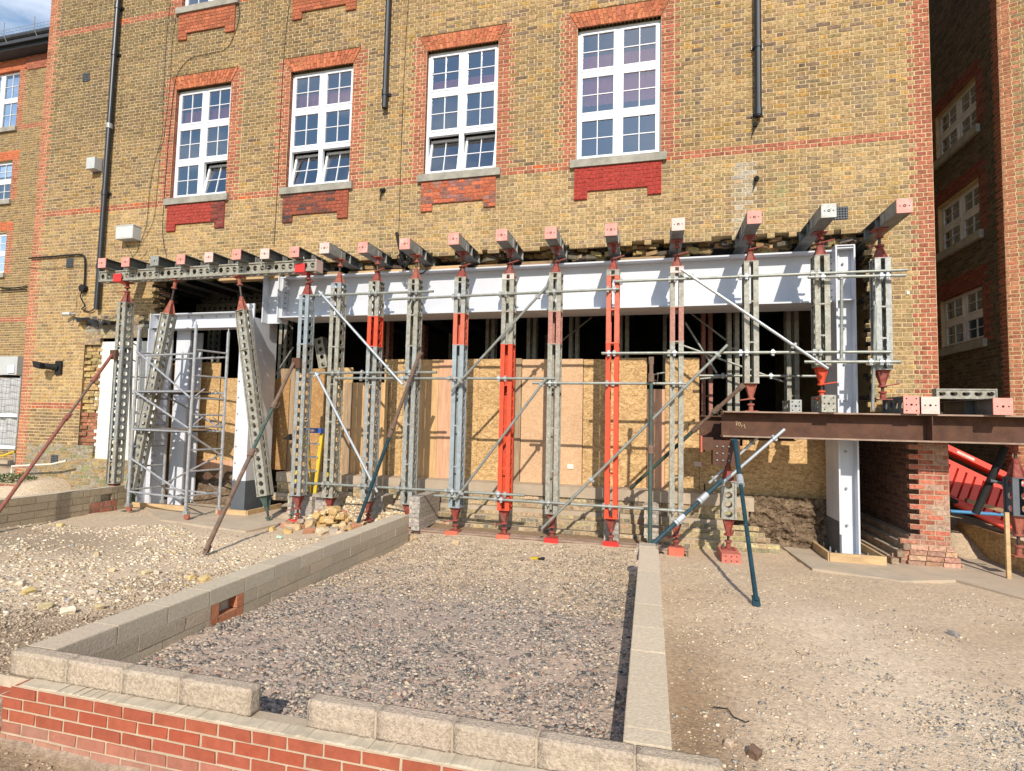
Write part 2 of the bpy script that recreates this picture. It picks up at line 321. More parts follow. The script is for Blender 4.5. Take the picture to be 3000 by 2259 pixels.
def stock(u, z, dark=0):
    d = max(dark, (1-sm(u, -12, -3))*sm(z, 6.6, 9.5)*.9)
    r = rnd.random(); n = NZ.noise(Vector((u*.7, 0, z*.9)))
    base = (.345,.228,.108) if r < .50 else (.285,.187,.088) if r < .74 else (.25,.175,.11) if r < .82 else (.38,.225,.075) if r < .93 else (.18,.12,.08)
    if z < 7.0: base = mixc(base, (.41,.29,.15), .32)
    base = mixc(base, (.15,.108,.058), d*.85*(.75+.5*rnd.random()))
    st = NZ.noise(Vector((u*3.1, 7, z*.45)))+.5*NZ.noise(Vector((u*9, 3, z*1.2)))
    base = mixc(base, (.15,.115,.08), max(0, st-.15)*.9)
    for a_, b_ in WINX:
        if z < 7.0 and (abs(u-a_+.05) < .13 or abs(u-b_-.05) < .13): base = mixc(base, (.13,.105,.08), .55*rnd.random()*sm(z, 5.6, 7.0))
    base = tuple(c*(1+.25*n) for c in base)
    return jit(base, .16)
def redc(v=.2): return jit(mixc(RED, REDD, rnd.random()*.55), v)
# ------------------------------------------------------------------ windows
def window(root, loc, rotz, W, H, rows, cols=2, opens=(), curtain=(), glass='glass', panes=(2,2), label=None, fm='upvc'):
    """frame with casements; x along the wall, +y into the building"""
    f = MB(); dp = .07; fw = .05; mu_ = .10; tr = .085
    f.box(0, W, 0, dp, 0, fw); f.box(0, W, 0, dp, H-fw, H); f.box(0, fw, 0, dp, fw, H-fw); f.box(W-fw, W, 0, dp, fw, H-fw)
    cw = (W-2*fw-(cols-1)*mu_)/cols; rh = (H-2*fw-(rows-1)*tr)/rows
    for c in range(1, cols): x = fw+c*cw+(c-1)*mu_; f.box(x, x+mu_, -.006, dp, fw, H-fw); f.box(x+mu_/2-.004, x+mu_/2+.004, -.012, 0, fw, H-fw)
    for r in range(1, rows):
        z = fw+r*rh+(r-1)*tr
        for c in range(cols): x = fw+c*(cw+mu_); f.box(x, x+cw, -.003, dp-.001, z, z+tr)
    fo = f.build('window', fm, None); fo.parent = root; fo.location = Vector(loc)-org(root); fo.rotation_euler = (0,0,rotz)
    if label: fo['label'] = label
    for r in range(rows):
        for c in range(cols):
            x = fw+c*(cw+mu_); z = fw+r*(rh+tr); m = MB(); k = .044
            m.box(0, cw, -.012, .05, 0, k); m.box(0, cw, -.012, .05, rh-k, rh); m.box(0, k, -.012, .05, k, rh-k); m.box(cw-k, cw, -.012, .05, k, rh-k)
            for i in range(1, panes[0]): xx = k+(cw-2*k)*i/panes[0]; m.box(xx-.0075, xx+.0075, -.004, .03, k, rh-k)
            for i in range(1, panes[1]): zz = k+(rh-2*k)*i/panes[1]; m.box(k, cw-k, -.003, .029, zz-.0075, zz+.0075)
            o = m.build('casement', fm, None); o.parent = fo; o.location = (x, 0, z)
            p = MB(); p.add([(k, .012, k), (cw-k, .012, k), (cw-k, .012, rh-k), (k, .012, rh-k)], [(0,1,2,3)])
            g = p.build('pane', glass, None); g.parent = fo; g.location = (x, 0, z)
            if (r, c) in opens:
                for q in (o, g): q.rotation_euler = (-R(11), 0, 0); q.location.y += .012; 
    for (za, zb, mt) in curtain:
        m = MB(); n = 40
        vs = [(fw+(W-2*fw)*i/n, .10+.012*math.sin(i*1.9), zz) for zz in (za, zb) for i in range(n+1)]
        m.add(vs, [(i, i+1, i+n+2, i+n+1) for i in range(n)]); o = m.build('curtain', mt, None); o.parent = fo
    return fo
# ------------------------------------------------------------------ main brick building
MAIN = empty('brick_building', (0, D, 0), 'long yellow brick facade with red brick bands propped over its missing ground floor', 'building')
WINX = [(-10.95,-9.40), (-7.83,-6.27), (-4.56,-3.01), (-1.41,.16)]; WZ = (7.14, 9.79); WZ2 = (11.84, 14.35)
XL, XR = Y(120, 400, D).x, 4.50
ZREF = 7.13-100*COURSE
xtooth = Y(238, 1150, D).x; xwhite = Y(283, 1150, D).x; xopen = Y(447, 930, D).x; xgrey = Y(250, 960, D).x
zmemb = Y(280, 925, D).z; zwt = Y(300, 1000, D).z; zwb = Y(300, 1345, D).z
jag = {}
def jg(i, s): 
    if (i, s) not in jag: jag[(i, s)] = random.Random(i*31+s).random()
    return jag[(i, s)]
def mzones(i, za):
    wd = .35 if i % 2 else .235; z = za+COURSE/2; out = [XR-wd, XL+wd]
    for a, b in WINX:
        if WZ[0]-.1 < z < WZ[1]+.05 or WZ2[0]-.1 < z: out += [a, b, a-wd, b+wd]
        if WZ[1]+.0 < z < WZ[1]+.34: t = (z-WZ[1])/.32*.17; out += [a-t, b+t]+([a-wd] if wd > t+.05 else [])+([b+wd] if wd > t+.05 else [])
        for zt in (6.98, 11.66):
            if zt-.66 < z < zt: out += [a-.02, b+.02]
            if zt-.66 < z < zt-.49: out += [a+.23, b-.23]
    if z < zmemb: out += [xtooth, xwhite]
    if z < 5.42: out += [xopen+(jg(i,1)-.5)*.25, 3.55+(jg(i,2)-.5)*.16]
    return out
def mclass(u, z, i):
    wd = .35 if i % 2 else .235
    # missing ground floor
    if xopen+(jg(i,1)-.5)*.25 < u < 3.55+(jg(i,2)-.5)*.16 and z < 5.42: return None
    if xopen < u < 3.55 and z < 5.5 and rnd.random() < .3: return None
    if u > 3.4 and z < 2.45: return None
    if xwhite+1.15 < u < xopen+.4 and zwt < z < zmemb-.55: return None
    if u < xopen+.5 and u > xtooth and z < zwt+.05 and z > zwb and u > xwhite: return None
    pass
    if xwhite+1.35 < u < 3.5 and z <= zwb: return None
    for a, b in WINX:
        if a < u < b and (WZ[0]-.01 < z < WZ[1] or WZ2[0] < z < WZ2[1]): return None
    # red work
    m = MORTL if u < -6 else MORT
    if z > 7.13: m = mixc(m, (.60,.46,.27), .5*(1-sm(u, -10, 0)))
    for k, (a, b) in enumerate(WINX):
        if WZ[1] < z < WZ[1]+.33 and a-(z-WZ[1])/.32*.17 < u < b+(z-WZ[1])/.32*.17: return None
        for zt in (6.98, 11.66):
            if a-.02 < u < b+.02 and zt-.655 < z < zt and not (z < zt-.49 and a+.23 < u < b-.23):
                if zt > 10: c = jit((.38,.12,.06), .22); mm = (.30,.12,.07)
                elif k == 0: c = jit((.34,.055,.04), .08) if u < b-.25 else jit((.16,.055,.045), .35); mm = (.32,.06,.045)
                elif k == 1: c = mixc((.34,.09,.05), (.06,.05,.05), rnd.random()**1.2 if u < b-.3 else .1); mm = (.25,.08,.05)
                elif k == 2: c = jit((.44,.12,.06), .25) if rnd.random() < .65 else jit((.24,.12,.10), .3); mm = (.36,.14,.09)
                else: c = jit((.33,.042,.032), .05); mm = (.36,.07,.055)
                return c, mm, .035
        if (a-wd < u < a or b < u < b+wd) and (WZ[0]-.1 < z < WZ[1]+.03 or z > WZ2[0]-.1): return redc(), m, 0
        if WZ[1] < z < WZ[1]+.33 and (a-wd < u < a-(z-WZ[1])/.32*.17 or b+(z-WZ[1])/.32*.17 < u < b+wd): return redc(), m, 0
    if XL <= u < XL+wd or u > XR-wd: return (redc() if u > 0 else jit((.39,.15,.09), .18)), m, 0
    if 7.13-.155 < z < 7.13 or 11.68 < z < 11.84 or (u < xtooth and abs(z-Y(160,1190,D).z) < .08): return (redc(.15) if rnd.random() > .06 else (.5,.11,.04)), m, 0
    if zwt-.1 < z < zmemb and xgrey-.05 < u < xopen+.5: 
        return jit((.27,.24,.19) if z > zwt+.25 and z < zmemb-.25 else (.09,.085,.08) if z > zmemb-.25 and rnd.random() < .5 else (.30,.22,.12), .3), (.30,.26,.2), (rnd.uniform(-.01,.02) if z > zmemb-.3 else 0)
    if z < 1.35 and u < xopen: 
        t = rnd.random(); return jit((.30,.22,.11) if t < .5 else (.27,.24,.18) if t < .93 else (.24,.235,.12), .2), (.36,.28,.18), 0
    if z < zwt and xtooth < u < xwhite:   # hacked toothed strip
        return (jit((.33,.13,.075) if z < 2.1 else (.40,.28,.12), .3), (.30,.21,.13), -(.02+.05*rnd.random()+(.035 if i % 2 else 0)))
    if u < xtooth and z < 2.3 and rnd.random() < .5: return jit((.22,.15,.085), .2), m, 0
    # efflorescence / damp staining under the cut down pipes and above the opening
    c = stock(u, z)
    for px, zt in ((1.83, 7.5), (-5.42, 8.5)):
        dx = u-px
        if z < zt:
            if abs(dx+.0) < .11: c = mixc(c, (.10,.10,.07), .55*rnd.random())
            elif abs(dx+.28) < .2 and z < 6.8 and px > 0: c = mixc(c, (.42,.42,.38), .6*rnd.random()); m = mixc(m, (.5,.5,.46), .5)
            elif abs(dx-.25) < .16 and z < 6.6 and px > 0: c = mixc(c, (.30,.32,.14), .5*rnd.random())
    return c, m, 0
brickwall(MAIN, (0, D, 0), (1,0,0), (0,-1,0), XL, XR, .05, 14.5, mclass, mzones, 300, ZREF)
# main building: return on the left corner and the right end wall
def sideclass(u, z, i):
    return (redc() if (u < .35 if i % 2 else u < .235) else stock(-8, z, .3)), MORT, 0
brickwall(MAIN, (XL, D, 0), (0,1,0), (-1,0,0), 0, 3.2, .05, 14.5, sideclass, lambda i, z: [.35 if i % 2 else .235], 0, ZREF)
brickwall(MAIN, (XR, D, 0), (0,1,0), (1,0,0), 0, 6.5, 2.45, 14.5, sideclass, lambda i, z: [.35 if i % 2 else .235], 0, ZREF)
# wall body behind the facing bricks, rooms, roof
b = MB()
xs = sorted([XL+.01, XR-.01]+[x for a, c_ in WINX for x in (a-.02, c_+.02)])
zs = [5.50, WZ[0]-.02, WZ[1]+.01, WZ2[0]-.02, WZ2[1]+.01, 14.6]
for i in range(len(xs)-1):
    for j in range(len(zs)-1):
        if i % 2 == 1 and j % 2 == 1: continue
        b.box(xs[i], xs[i+1], D+.02, D+.42, zs[j], zs[j+1])
b.box(XL+.01, xgrey, D+.02, D+.42, .0, 5.5); b.box(xgrey, xopen-.1, D+.02, D+.4, zmemb-.45, 5.5); b.box(xgrey, xwhite+1.3, D+.02, D+.3, 0, zwb)
b.box(3.66, XR-.01, D+.02, D+.42, 2.46, 5.5)
b.box(XL+.01, XL+.42, D+.4, D+8, 0, 14.6); b.box(XR-.42, XR-.01, D+.4, D+10, 2.46, 14.6)
b.build('wall_core', 'mortar', MAIN)
b = MB(); b.box(XL+.4, XR-.4, D+2.6, D+2.7, 5.6, 14.5); b.box(XL+.3, XR-.02, D+.42, D+10.3, 5.5, 5.68); b.box(XL+.4, XR-.4, D+.42, D+2.7, 10.7, 10.9)
b.build('room_wall', 'roomgrey', MAIN)
b = MB(); b.box(XL-.1, XR+.1, D-.25, D+10, 14.6, 14.9); b.build('roof', 'roofdark', MAIN)
# ground floor interior, seen as darkness behind the boards
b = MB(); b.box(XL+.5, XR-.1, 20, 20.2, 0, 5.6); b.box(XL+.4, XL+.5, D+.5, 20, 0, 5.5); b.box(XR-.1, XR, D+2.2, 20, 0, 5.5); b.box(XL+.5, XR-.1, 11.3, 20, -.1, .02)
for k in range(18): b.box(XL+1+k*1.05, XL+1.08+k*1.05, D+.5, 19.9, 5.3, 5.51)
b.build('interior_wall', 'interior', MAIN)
# torn inner leaf along the underside of the facade
b = MB()
for k in range(420):
    u = rnd.uniform(xopen, 3.5); z = rnd.choice([5.44,5.42,5.35,5.30]); y = D+rnd.uniform(.16,.4)
    if NZ.noise(Vector((u*1.1, 3, 0))) < -.12 and z < 5.4: continue
    b.col = jit((.30,.21,.10) if rnd.random() < .6 else (.12,.10,.08), .35)
    a = rnd.uniform(-.3,.3); b.obox((u, y, z), (.1*math.cos(a), .1*math.sin(a), rnd.uniform(-.02,.02)), (-.05*math.sin(a), .05*math.cos(a), 0), (0,0,.035))
tag(b.build('broken_brick', 'brick', MAIN), kind='stuff')
# rough cut ends of the wall each side of the opening
for (xx, za, zb, sgn, yb) in ((xopen-.02, zmemb-.3, 5.45, 1, .55), (3.62, 2.4, 5.35, -1, .5)):
    b = MB()
    z = za
    while z < zb:
        y = D
        while y < D+yb:
            l_ = rnd.choice((.11, .22)); b.col = jit((.33,.24,.12) if rnd.random() < .7 else (.10,.08,.07), .35)
            o_ = rnd.uniform(-.10, .06)*sgn+(-.10*sgn*(y-D)/yb if sgn > 0 else 0)
            b.box(min(xx-.25*sgn, xx+o_), max(xx-.25*sgn, xx+o_), y+.006, y+l_-.006, z+.006, z+COURSE-.008); y += l_
        z += COURSE
    tag(b.build('broken_brick', 'brick', MAIN), kind='stuff')
# arches, sills, windows
for k, (a, c_) in enumerate(WINX):
    n = 21; mo = MB(); mo.col = (.30,.15,.09)
    zb, zt = WZ[1]+.005, WZ[1]+.325; sp = .17
    def ax(t, s): return (a-sp*s)+(c_-a+2*sp*s)*t
    mo.add([(ax(0,0), D-.004, zb), (ax(1,0), D-.004, zb), (ax(1,1), D-.004, zt), (ax(0,1), D-.004, zt)], [(0,1,2,3)]); mo.build('mortar', 'mortarA', MAIN)
    for q in range(n):
        pieces = ((0, .64), (.64, 1)) if q % 2 else ((0, .36), (.36, 1))
        for s0, s1 in pieces:
            m = MB(); m.col = jit((.43,.14,.07), .25); g = .005; e = .012
            P = []
            for yy in (D-.012-rnd.uniform(0,.004), D+.1):
                for t, s in ((q/n, s0), ((q+1)/n, s0), ((q+1)/n, s1), (q/n, s1)):
                    x_ = ax(t, s)+(g if t == q/n else -g); z_ = zb+(zt-zb)*s+(g if s == s0 else -g); P.append((x_, yy, z_))
            m.add(P, [(0,1,2,3),(4,7,6,5),(0,4,5,1),(1,5,6,2),(2,6,7,3),(3,7,4,0)]); m.build('arch_brick', 'brick', MAIN)
    for zz in (WZ[0], WZ2[0]-.03):
        s = MB(); s.prism([(D-.075, zz-.16), (D+.35, zz-.16), (D+.35, zz+.02), (D-.075, zz-.01)], 'x', a-.10, c_+.11); s.build('window_sill', 'stone', MAIN, label=None)
    ops = [((0,1),), ((0,0),(0,1)), ((0,0),(0,1)), ()][k]
    cur = [[(1.84,2.18,'curtain')], [(1.84,2.2,'curtain')], [(1.82,2.08,'curtain')], [(1.15,2.16,'curtain')]][k]
    lab = ['left window of the main row with its lower right pane tilted open', 'second window of the main row with both lower panes tilted open', 'third window of the main row with both lower panes tilted open', 'right window of the main row, fully shut, over the flat red apron'][k]
    window(MAIN, (a, D+.10, WZ[0]+.02), 0, c_-a, WZ[1]-WZ[0]-.02, 3, 2, ops, cur, label=lab)
    window(MAIN, (a, D+.10, WZ2[0]+.0), 0, c_-a, WZ2[1]-WZ2[0], 3, 2, (), [])
# drain pipes on the main facade
def pipe(px, ztop, zbot, collars, xb=None, r=.058):
    m = MB(); x0 = px; x1 = px if xb is None else xb; yy = D-.10
    m.tube((x0, yy, ztop), (x1, yy, zbot), r, n=16); o = m.build('drainpipe', 'blackplastic', MAIN, smooth=False)
    for z in collars:
        x = x0+(x1-x0)*(ztop-z)/(ztop-zbot); c = MB(); c.tube((x, yy, z-.06), (x, yy, z+.06), r+.012, n=16); c.build('pipe_collar', 'blackplastic', o)
        c = MB(); c.box(x-.10, x+.10, D-.03, D, z-.03, z+.03); c.box(x-.02, x+.02, D-.1, D, z-.02, z+.02); c.build('bracket', 'blackplastic', o)
    return o
pp = pipe(-12.78, 14.4, 4.56, (12.1, 5.6, 7.4, 10.9)); pp['label'] = 'long black drainpipe at the left of the facade'
c = MB(); c.tube((-12.78, D-.10, 9.0), (-12.78, D-.10, 9.12), .074, n=16); c.build('metal_band', 'galv', pp)
pipe(-5.44, 14.4, 8.62, (8.95,))['label'] = 'black drainpipe cut short between the second and third windows'
pipe(1.82, 14.4, 7.58, (7.66, 8.9))['label'] = 'black drainpipe cut short to the right of the last window'
# stubs of the old pipe left in the wall
for (px, py) in ((2213, 365), (2217, 522), (1125, 557)):
    p = Y(px, py, D); m = MB(); m.tube(p+Vector((0,.02,0)), p+Vector((-.02,-.10,-.04)), .05, .035, 10); m.tube(p+Vector((-.02,-.06,0)), p+Vector((-.06,-.05,-.22)), .015, .01, 6); m.build('pipe_stub', 'blackmatt', MAIN)
# small vents
def vent(p, s=.12, label='vent'):
    m = MB(); m.box(p.x-s, p.x+s, D-.008, D+.0, p.z-s, p.z+s); o = m.build('air_vent', 'blackmatt', MAIN)
    g = MB()
    for k in range(5):
        t = -s+2*s*(k+.5)/5; g.box(p.x-s, p.x+s, D-.016, D-.008, p.z+t-.006, p.z+t+.006); g.box(p.x+t-.006, p.x+t+.006, D-.0165, D-.0085, p.z-s, p.z+s)
    g.build('grille', 'primer', o)
for q in ((253,227),(205,770),(2463,625),(160,1346)): vent(Y(*q, D), .11)
# ------------------------------------------------------------------ left wing, set back
YW = 13.0
WING = empty('brick_building', (-20, YW, 0), 'set-back brick wing at the far left edge with red window surrounds', 'building')
WXR = XL+.2; wins = []
xw1 = Y(55, 250, YW).x; zt_ = [Y(40,205,YW).z, Y(35,468,YW).z, Y(15,680,YW).z]; zb_ = [Y(40,372,YW).z, Y(30,585,YW).z, Y(12,800,YW).z]
xw1 = Y(50, 240, YW).x; xw0 = xw1-1.7
zeave = Y(110, 160, YW).z
wx = [xw1, xw1-.35, xw1-.6]
wx = [Y(52,300,YW).x, Y(32,540,YW).x, Y(12,760,YW).x]
WX1 = sum(wx)/3; 
def wzones(i, za):
    wd = .35 if i % 2 else .235; z = za+.04; o = []
    for t, b_ in zip(zt_, zb_):
        if b_-.05 < z < t+.35: o += [WX1-1.7, WX1, WX1-1.7-wd, WX1+wd]
    return o
def wclass(u, z, i):
    wd = .35 if i % 2 else .235
    for t, b_ in zip(zt_, zb_):
        if WX1-1.7 < u < WX1 and b_ < z < t: return None
        if WX1-1.9 < u < WX1+.2 and t <= z < t+.33: return jit((.50,.14,.065), .15), (.48,.22,.12), 0
        if b_-.05 < z < t and (WX1-1.7-wd < u < WX1+wd): return redc(), MORTL, 0
    if z > zeave-.45: return redc(.12), (.45,.2,.12), .03
    if zb_[0]-.1 < z < zb_[0]+.06 or zb_[2]-1.6 < z < zb_[2]-1.45: return redc(.12), MORTL, 0
    return stock(-11, 8.5), MORTL, 0
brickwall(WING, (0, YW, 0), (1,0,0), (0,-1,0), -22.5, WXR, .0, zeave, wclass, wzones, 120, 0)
b = MB(); xs = [-22.5, WX1-1.7, WX1, WXR]; zs = sorted([-.1, zeave]+zt_+zb_)
for i in range(3):
    for j in range(len(zs)-1):
        if i == 1 and j % 2 == 1: continue
        b.box(xs[i], xs[i+1], YW+.02, YW+.35, zs[j], zs[j+1])
b.build('wall_core', 'mortar', WING); b = MB(); b.box(-22.5, WXR, YW+1.8, YW+1.9, 0, zeave); b.build('room_wall', 'roomgrey', WING)
for k, (t, b_) in enumerate(zip(zt_, zb_)):
    window(WING, (WX1-1.7, YW+.1, b_), 0, 1.7, t-b_, 2, 2, (), [(.0, .9, 'blind')] if k == 1 else [])
    s = MB(); s.box(WX1-1.8, WX1+.1, YW-.08, YW+.3, b_-.16, b_-.005); s.build('window_sill', 'stone', WING)
b = MB(); b.box(-22.5, WXR, YW-.38, YW+.4, zeave+.002, zeave+.16); b.prism([(YW-.5, zeave+.1), (YW+5, zeave+2.3), (YW+5, zeave+2.5), (YW-.5, zeave+.3)], 'x', -22.5, WXR)
b.build('roof', 'roofdark', WING)
b = MB(); b.tube((-22.5, YW-.5, zeave+.30), (WXR, YW-.5, zeave+.30), .085, n=10); b.build('gutter', 'roofdark', WING)
b = MB()
for k in range(50): b.tube((-22.4+k*.15, YW-.45, zeave+.4), (-22.4+k*.15+.04, YW-.5, zeave+.62), .006, n=4)
for k in range(3): b.tube((-22.5, YW-.45-.02*k, zeave+.45+.08*k), (WXR, YW-.45-.02*k, zeave+.45+.08*k), .005, n=4)
for k in range(4): b.path([(-21.6+k*1.3, YW-.5, zeave+.15), (-21.6+k*1.3, YW-.62, zeave+.35), (-21.6+k*1.3, YW-.62, zeave+.75)], .014)
b.build('bird_spikes', 'galv', WING)
# ------------------------------------------------------------------ right building with the shaded side wall
XC, YC = 6.5, 12.15
RB = empty('brick_building', (XC, YC, 0), 'brick building at the right edge with a dark side wall of three windows', 'building')
rw = []; 
for (pt, pb) in (((2800,270),(2800,440)), ((2810,560),(2810,720)), ((2830,850),(2825,1020))):
    rw.append((X(*pt, XC).z, X(*pb, XC).z))
rw = [(7.95+1.9, 7.95), None, None]
zs0 = [X(2857,395,XC).z, X(2870.6,698,XC).z, X(2884.6,1013.6,XC).z]   # sill undersides, near ends
ztop = [X(2845,232,XC).z, X(2858,528,XC).z, X(2868,832,XC).z]
RY0, RY1 = .78, 2.45
RWIN = [(s_+.15, t_) for s_, t_ in zip(zs0, ztop)]
def rzones(i, za):
    z = za+.04; wd = .35 if i % 2 else .235; o = [wd]
    for b_, t in RWIN:
        if b_-.05 < z < t+.3: o += [RY0, RY1, RY0-wd, RY1+wd]
    return o
def rclass(u, z, i):  # side wall brick and mortar colours darkened to carry the recess shade
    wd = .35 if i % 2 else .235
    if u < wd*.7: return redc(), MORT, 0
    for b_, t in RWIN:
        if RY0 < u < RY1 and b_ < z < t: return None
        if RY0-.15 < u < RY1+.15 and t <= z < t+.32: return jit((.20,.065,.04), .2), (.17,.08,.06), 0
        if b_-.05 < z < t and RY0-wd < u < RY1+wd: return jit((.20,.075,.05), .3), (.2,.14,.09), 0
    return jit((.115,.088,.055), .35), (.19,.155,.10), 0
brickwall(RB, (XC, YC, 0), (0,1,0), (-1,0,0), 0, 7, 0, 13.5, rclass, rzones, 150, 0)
fd = Vector((math.cos(R(23)), -math.sin(R(23)), 0)); fn_ = Vector((-math.sin(R(23)), -math.cos(R(23)), 0))
def fclass(u, z, i):
    wd = .30 if i % 2 else .19
    if u < wd: return jit((.39,.155,.085), .18), MORT, 0
    if abs(z-5.15) < .08 or abs(z-9.9) < .08: return redc(), MORT, 0
    return stock(2, 6.5), MORT, 0
brickwall(RB, (XC, YC, 0), fd, fn_, 0, 3.6, 0, 13.5, fclass, lambda i, z: [.30 if i % 2 else .19], 150, 0)
b = MB()
ys = [.01, RY0-.006, RY1+.006, 7]; zs = sorted([-.1, 13.5]+[q for p in RWIN for q in p])
for i in range(3):
    for j in range(len(zs)-1):
        if i == 1 and j % 2 == 1: continue
        b.box(XC+.02, XC+.3, YC+ys[i], YC+ys[i+1], zs[j], zs[j+1])
o3 = Vector((XC, YC, 0))
q0, q1 = o3-fn_*.02+fd*.02, o3-fn_*.02+fd*3.6; b.obox((q0+q1)/2-fn_*.15+Vector((0,0,6.75)), (q1-q0)/2, fn_*.14, (0,0,6.75))
b.box(XC, XC+4, YC+.1, YC+7, 13.51, 13.8)
b.build('wall_core', 'mortar', RB)
b = MB(); b.box(XC+1.6, XC+1.7, YC+.05, YC+7, 0, 13.5); b.build('room_wall', 'interior', RB)
for b_, t in RWIN:
    window(RB, (XC+.10, YC+RY1, b_), -math.pi/2, RY1-RY0, t-b_, 2, 2, (), [], fm='shadeframe', glass='glassdim')
    s = MB(); s.box(XC-.08, XC+.25, YC+RY0-.12, YC+RY1+.12, b_-.17, b_-.005); s.build('window_sill', 'stone', RB)
# link wall closing the light well behind
LW = empty('brick_wall', (5.5, 18.5, 0), 'shaded brick wall closing the gap between the two buildings', 'wall')
brickwall(LW, (0, 18.4, 0), (1,0,0), (0,-1,0), XR, XC+.1, 0, 13.5, lambda u, z, i: (jit((.115,.088,.055), .3), (.19,.155,.10), 0), None, 0, 0)  # same darkened colours, with the shade of the gap put in
b = MB(); b.box(XR, XC+.1, 18.42, 18.7, 0, 13.5); b.build('wall_core', 'mortar', LW)
# ------------------------------------------------------------------ the ground
def gz(x, y):
    x = np.asarray(x, float); y = np.asarray(y, float)
    s = lambda t, a, b: np.clip((t-a)/(b-a), 0, 1)**2*(3-2*np.clip((t-a)/(b-a), 0, 1))
    enc = .20-.12*s(y, 3.5, 8.5)
    rt = .16-.15*s(y, 4, 8.8)
    lf = .30-.27*s(y, 3.2, 7.6)
    k1 = s(x, -.02, .02); k0 = 1-s(x, -4.04, -4.0)
    z = enc*(1-k1)*(1-k0)+rt*k1+lf*k0
    fr = 1-s(y, 2.78, 2.82); z = z*(1-fr)+(-.0)*fr
    z = z+.012*np.sin(x*2.1+y*1.3)*np.sin(y*1.7-x)+.008*np.sin(x*5.3)*np.sin(y*4.1)
    far = s(y, 30, 60)+s(np.abs(x), 30, 60); z = z*(1-np.clip(far, 0, 1))
    z = z+.33*s(y, 10.6, 11.6)*s(x, 4.7, 5.2)*(1-s(y, 20, 25))           # raised ground behind the pier
    z = z+.5*s(-x, 12.9, 13.6)*s(y, 8.5, 9.8)*(1-s(y, 20, 25))             # bank by the left wing
    m = np.exp(-((x+6.3)/.9)**2-((y-10.25)/.38)**2)*.36+np.exp(-((x+5.2)/.9)**2-((y-10.2)/.38)**2)*.30   # rubble slope at the footings
    return z+m
rng0 = np.random.default_rng(2)
xs = np.concatenate([-np.geomspace(600, 24, 14), np.arange(-23, 9.01, .10), np.geomspace(10, 600, 14)])
ys = np.concatenate([-np.geomspace(400, 4, 10), np.arange(-2, 20.01, .10), np.geomspace(21, 900, 16)])
GX, GY = np.meshgrid(xs, ys); GZ = gz(GX, GY)+rng0.normal(0, .0035, GX.shape)+.006*np.sin(GX*9+3*np.sin(GY*4))*np.sin(GY*8+2*np.sin(GX*5))
nx, ny = len(xs), len(ys)
me = bpy.data.meshes.new('ground')
V = np.stack([GX.ravel(), GY.ravel(), GZ.ravel()], 1)
ii = (np.arange(ny-1)[:, None]*nx+np.arange(nx-1)[None]).ravel()
F = np.stack([ii, ii+1, ii+nx+1, ii+nx], 1)
me.from_pydata(V.tolist(), [], F.tolist())
def zonecol(x, y):
    n1 = NZ.noise(Vector((x*.8, y*.8, 1))); n2 = NZ.noise(Vector((x*2.6, y*2.6, 5))); n3 = NZ.noise(Vector((x*.35, y*.35, 9)))
    tan = (.53,.40,.275); pale = (.64,.51,.37); dark = (.17,.145,.13); brown = (.25,.16,.09)
    if -4.0 < x < 0 and y > 2.8 and y < 9.6:
        t = sm(y+.9*n1, 5.6, 7.3); c = mixc(mixc((.35,.28,.235), (.44,.335,.26), .5+n3+.6*n2), mixc(tan, pale, .4), t)
        return mixc(c, pale, max(0, n2)*.4)
    if x <= -4.0 and y > 2.8:
        c = mixc((.33,.245,.17), (.62,.49,.35), sm(-x-5.2+n1*.5+(y-3.5)*.42, -.2, .7)); c = mixc(c, (.52,.41,.29), sm(y, 7.8, 8.8))
        d = math.exp(-((x+10)/2.2)**2-((y-6.9)/1.1)**2); return mixc(c, (.28,.21,.15), min(.7, d))
    if x > 0 and y > 2.4:
        c = mixc(tan, pale, .5+n1); c = mixc(c, (.30,.25,.20), .6*sm(n3*.4+n2*.3+.45*math.exp(-((x-2.9)/1.8)**2-((y-3.9)/1.1)**2), .12, .6)); c = mixc(c, brown, math.exp(-((x-.3)/.3)**2)*sm(-y, -7, -3.5)*.8)
        return mixc(c, (.52,.395,.27), sm(y, 6.4, 8.2)*.8)
    return mixc((.22,.15,.09), (.33,.24,.16), .5+n1)
cols = np.ones((len(V), 4), dtype=np.float32)
cols[:, :3] = np.array([zonecol(a, b_) if (-24 < a < 10 and 0 < b_ < 20) else (.25,.2,.14) for a, b_, _ in V])
a = me.color_attributes.new('col', 'FLOAT_COLOR', 'POINT'); a.data.foreach_set('color', cols.ravel())
me.materials.append(M['soil']); me.polygons.foreach_set('use_smooth', [True]*len(me.polygons))
o = bpy.data.objects.new('ground', me); C.objects.link(o); tag(o, kind='structure')
# concrete pads round the steel columns
def slab(poly, z0, z1, name='concrete_pad'):
    m = MB(); m.prism(poly, 'z', z0, z1); return tag(m.build(name, 'slab'), kind='structure')
P_ = lambda pts, z: [tuple(Z(x_, y_, z)[:2]) for x_, y_ in pts]
slab(P_([(2285,1600),(2380,1668),(2640,1705),(2800,1702),(3010,1760),(3010,1640),(2800,1560),(2400,1560)], .02), -.3, .036)
slab(P_([(420,1490),(470,1525),(720,1560),(850,1530),(860,1490),(560,1440)], .04), -.3, .062)
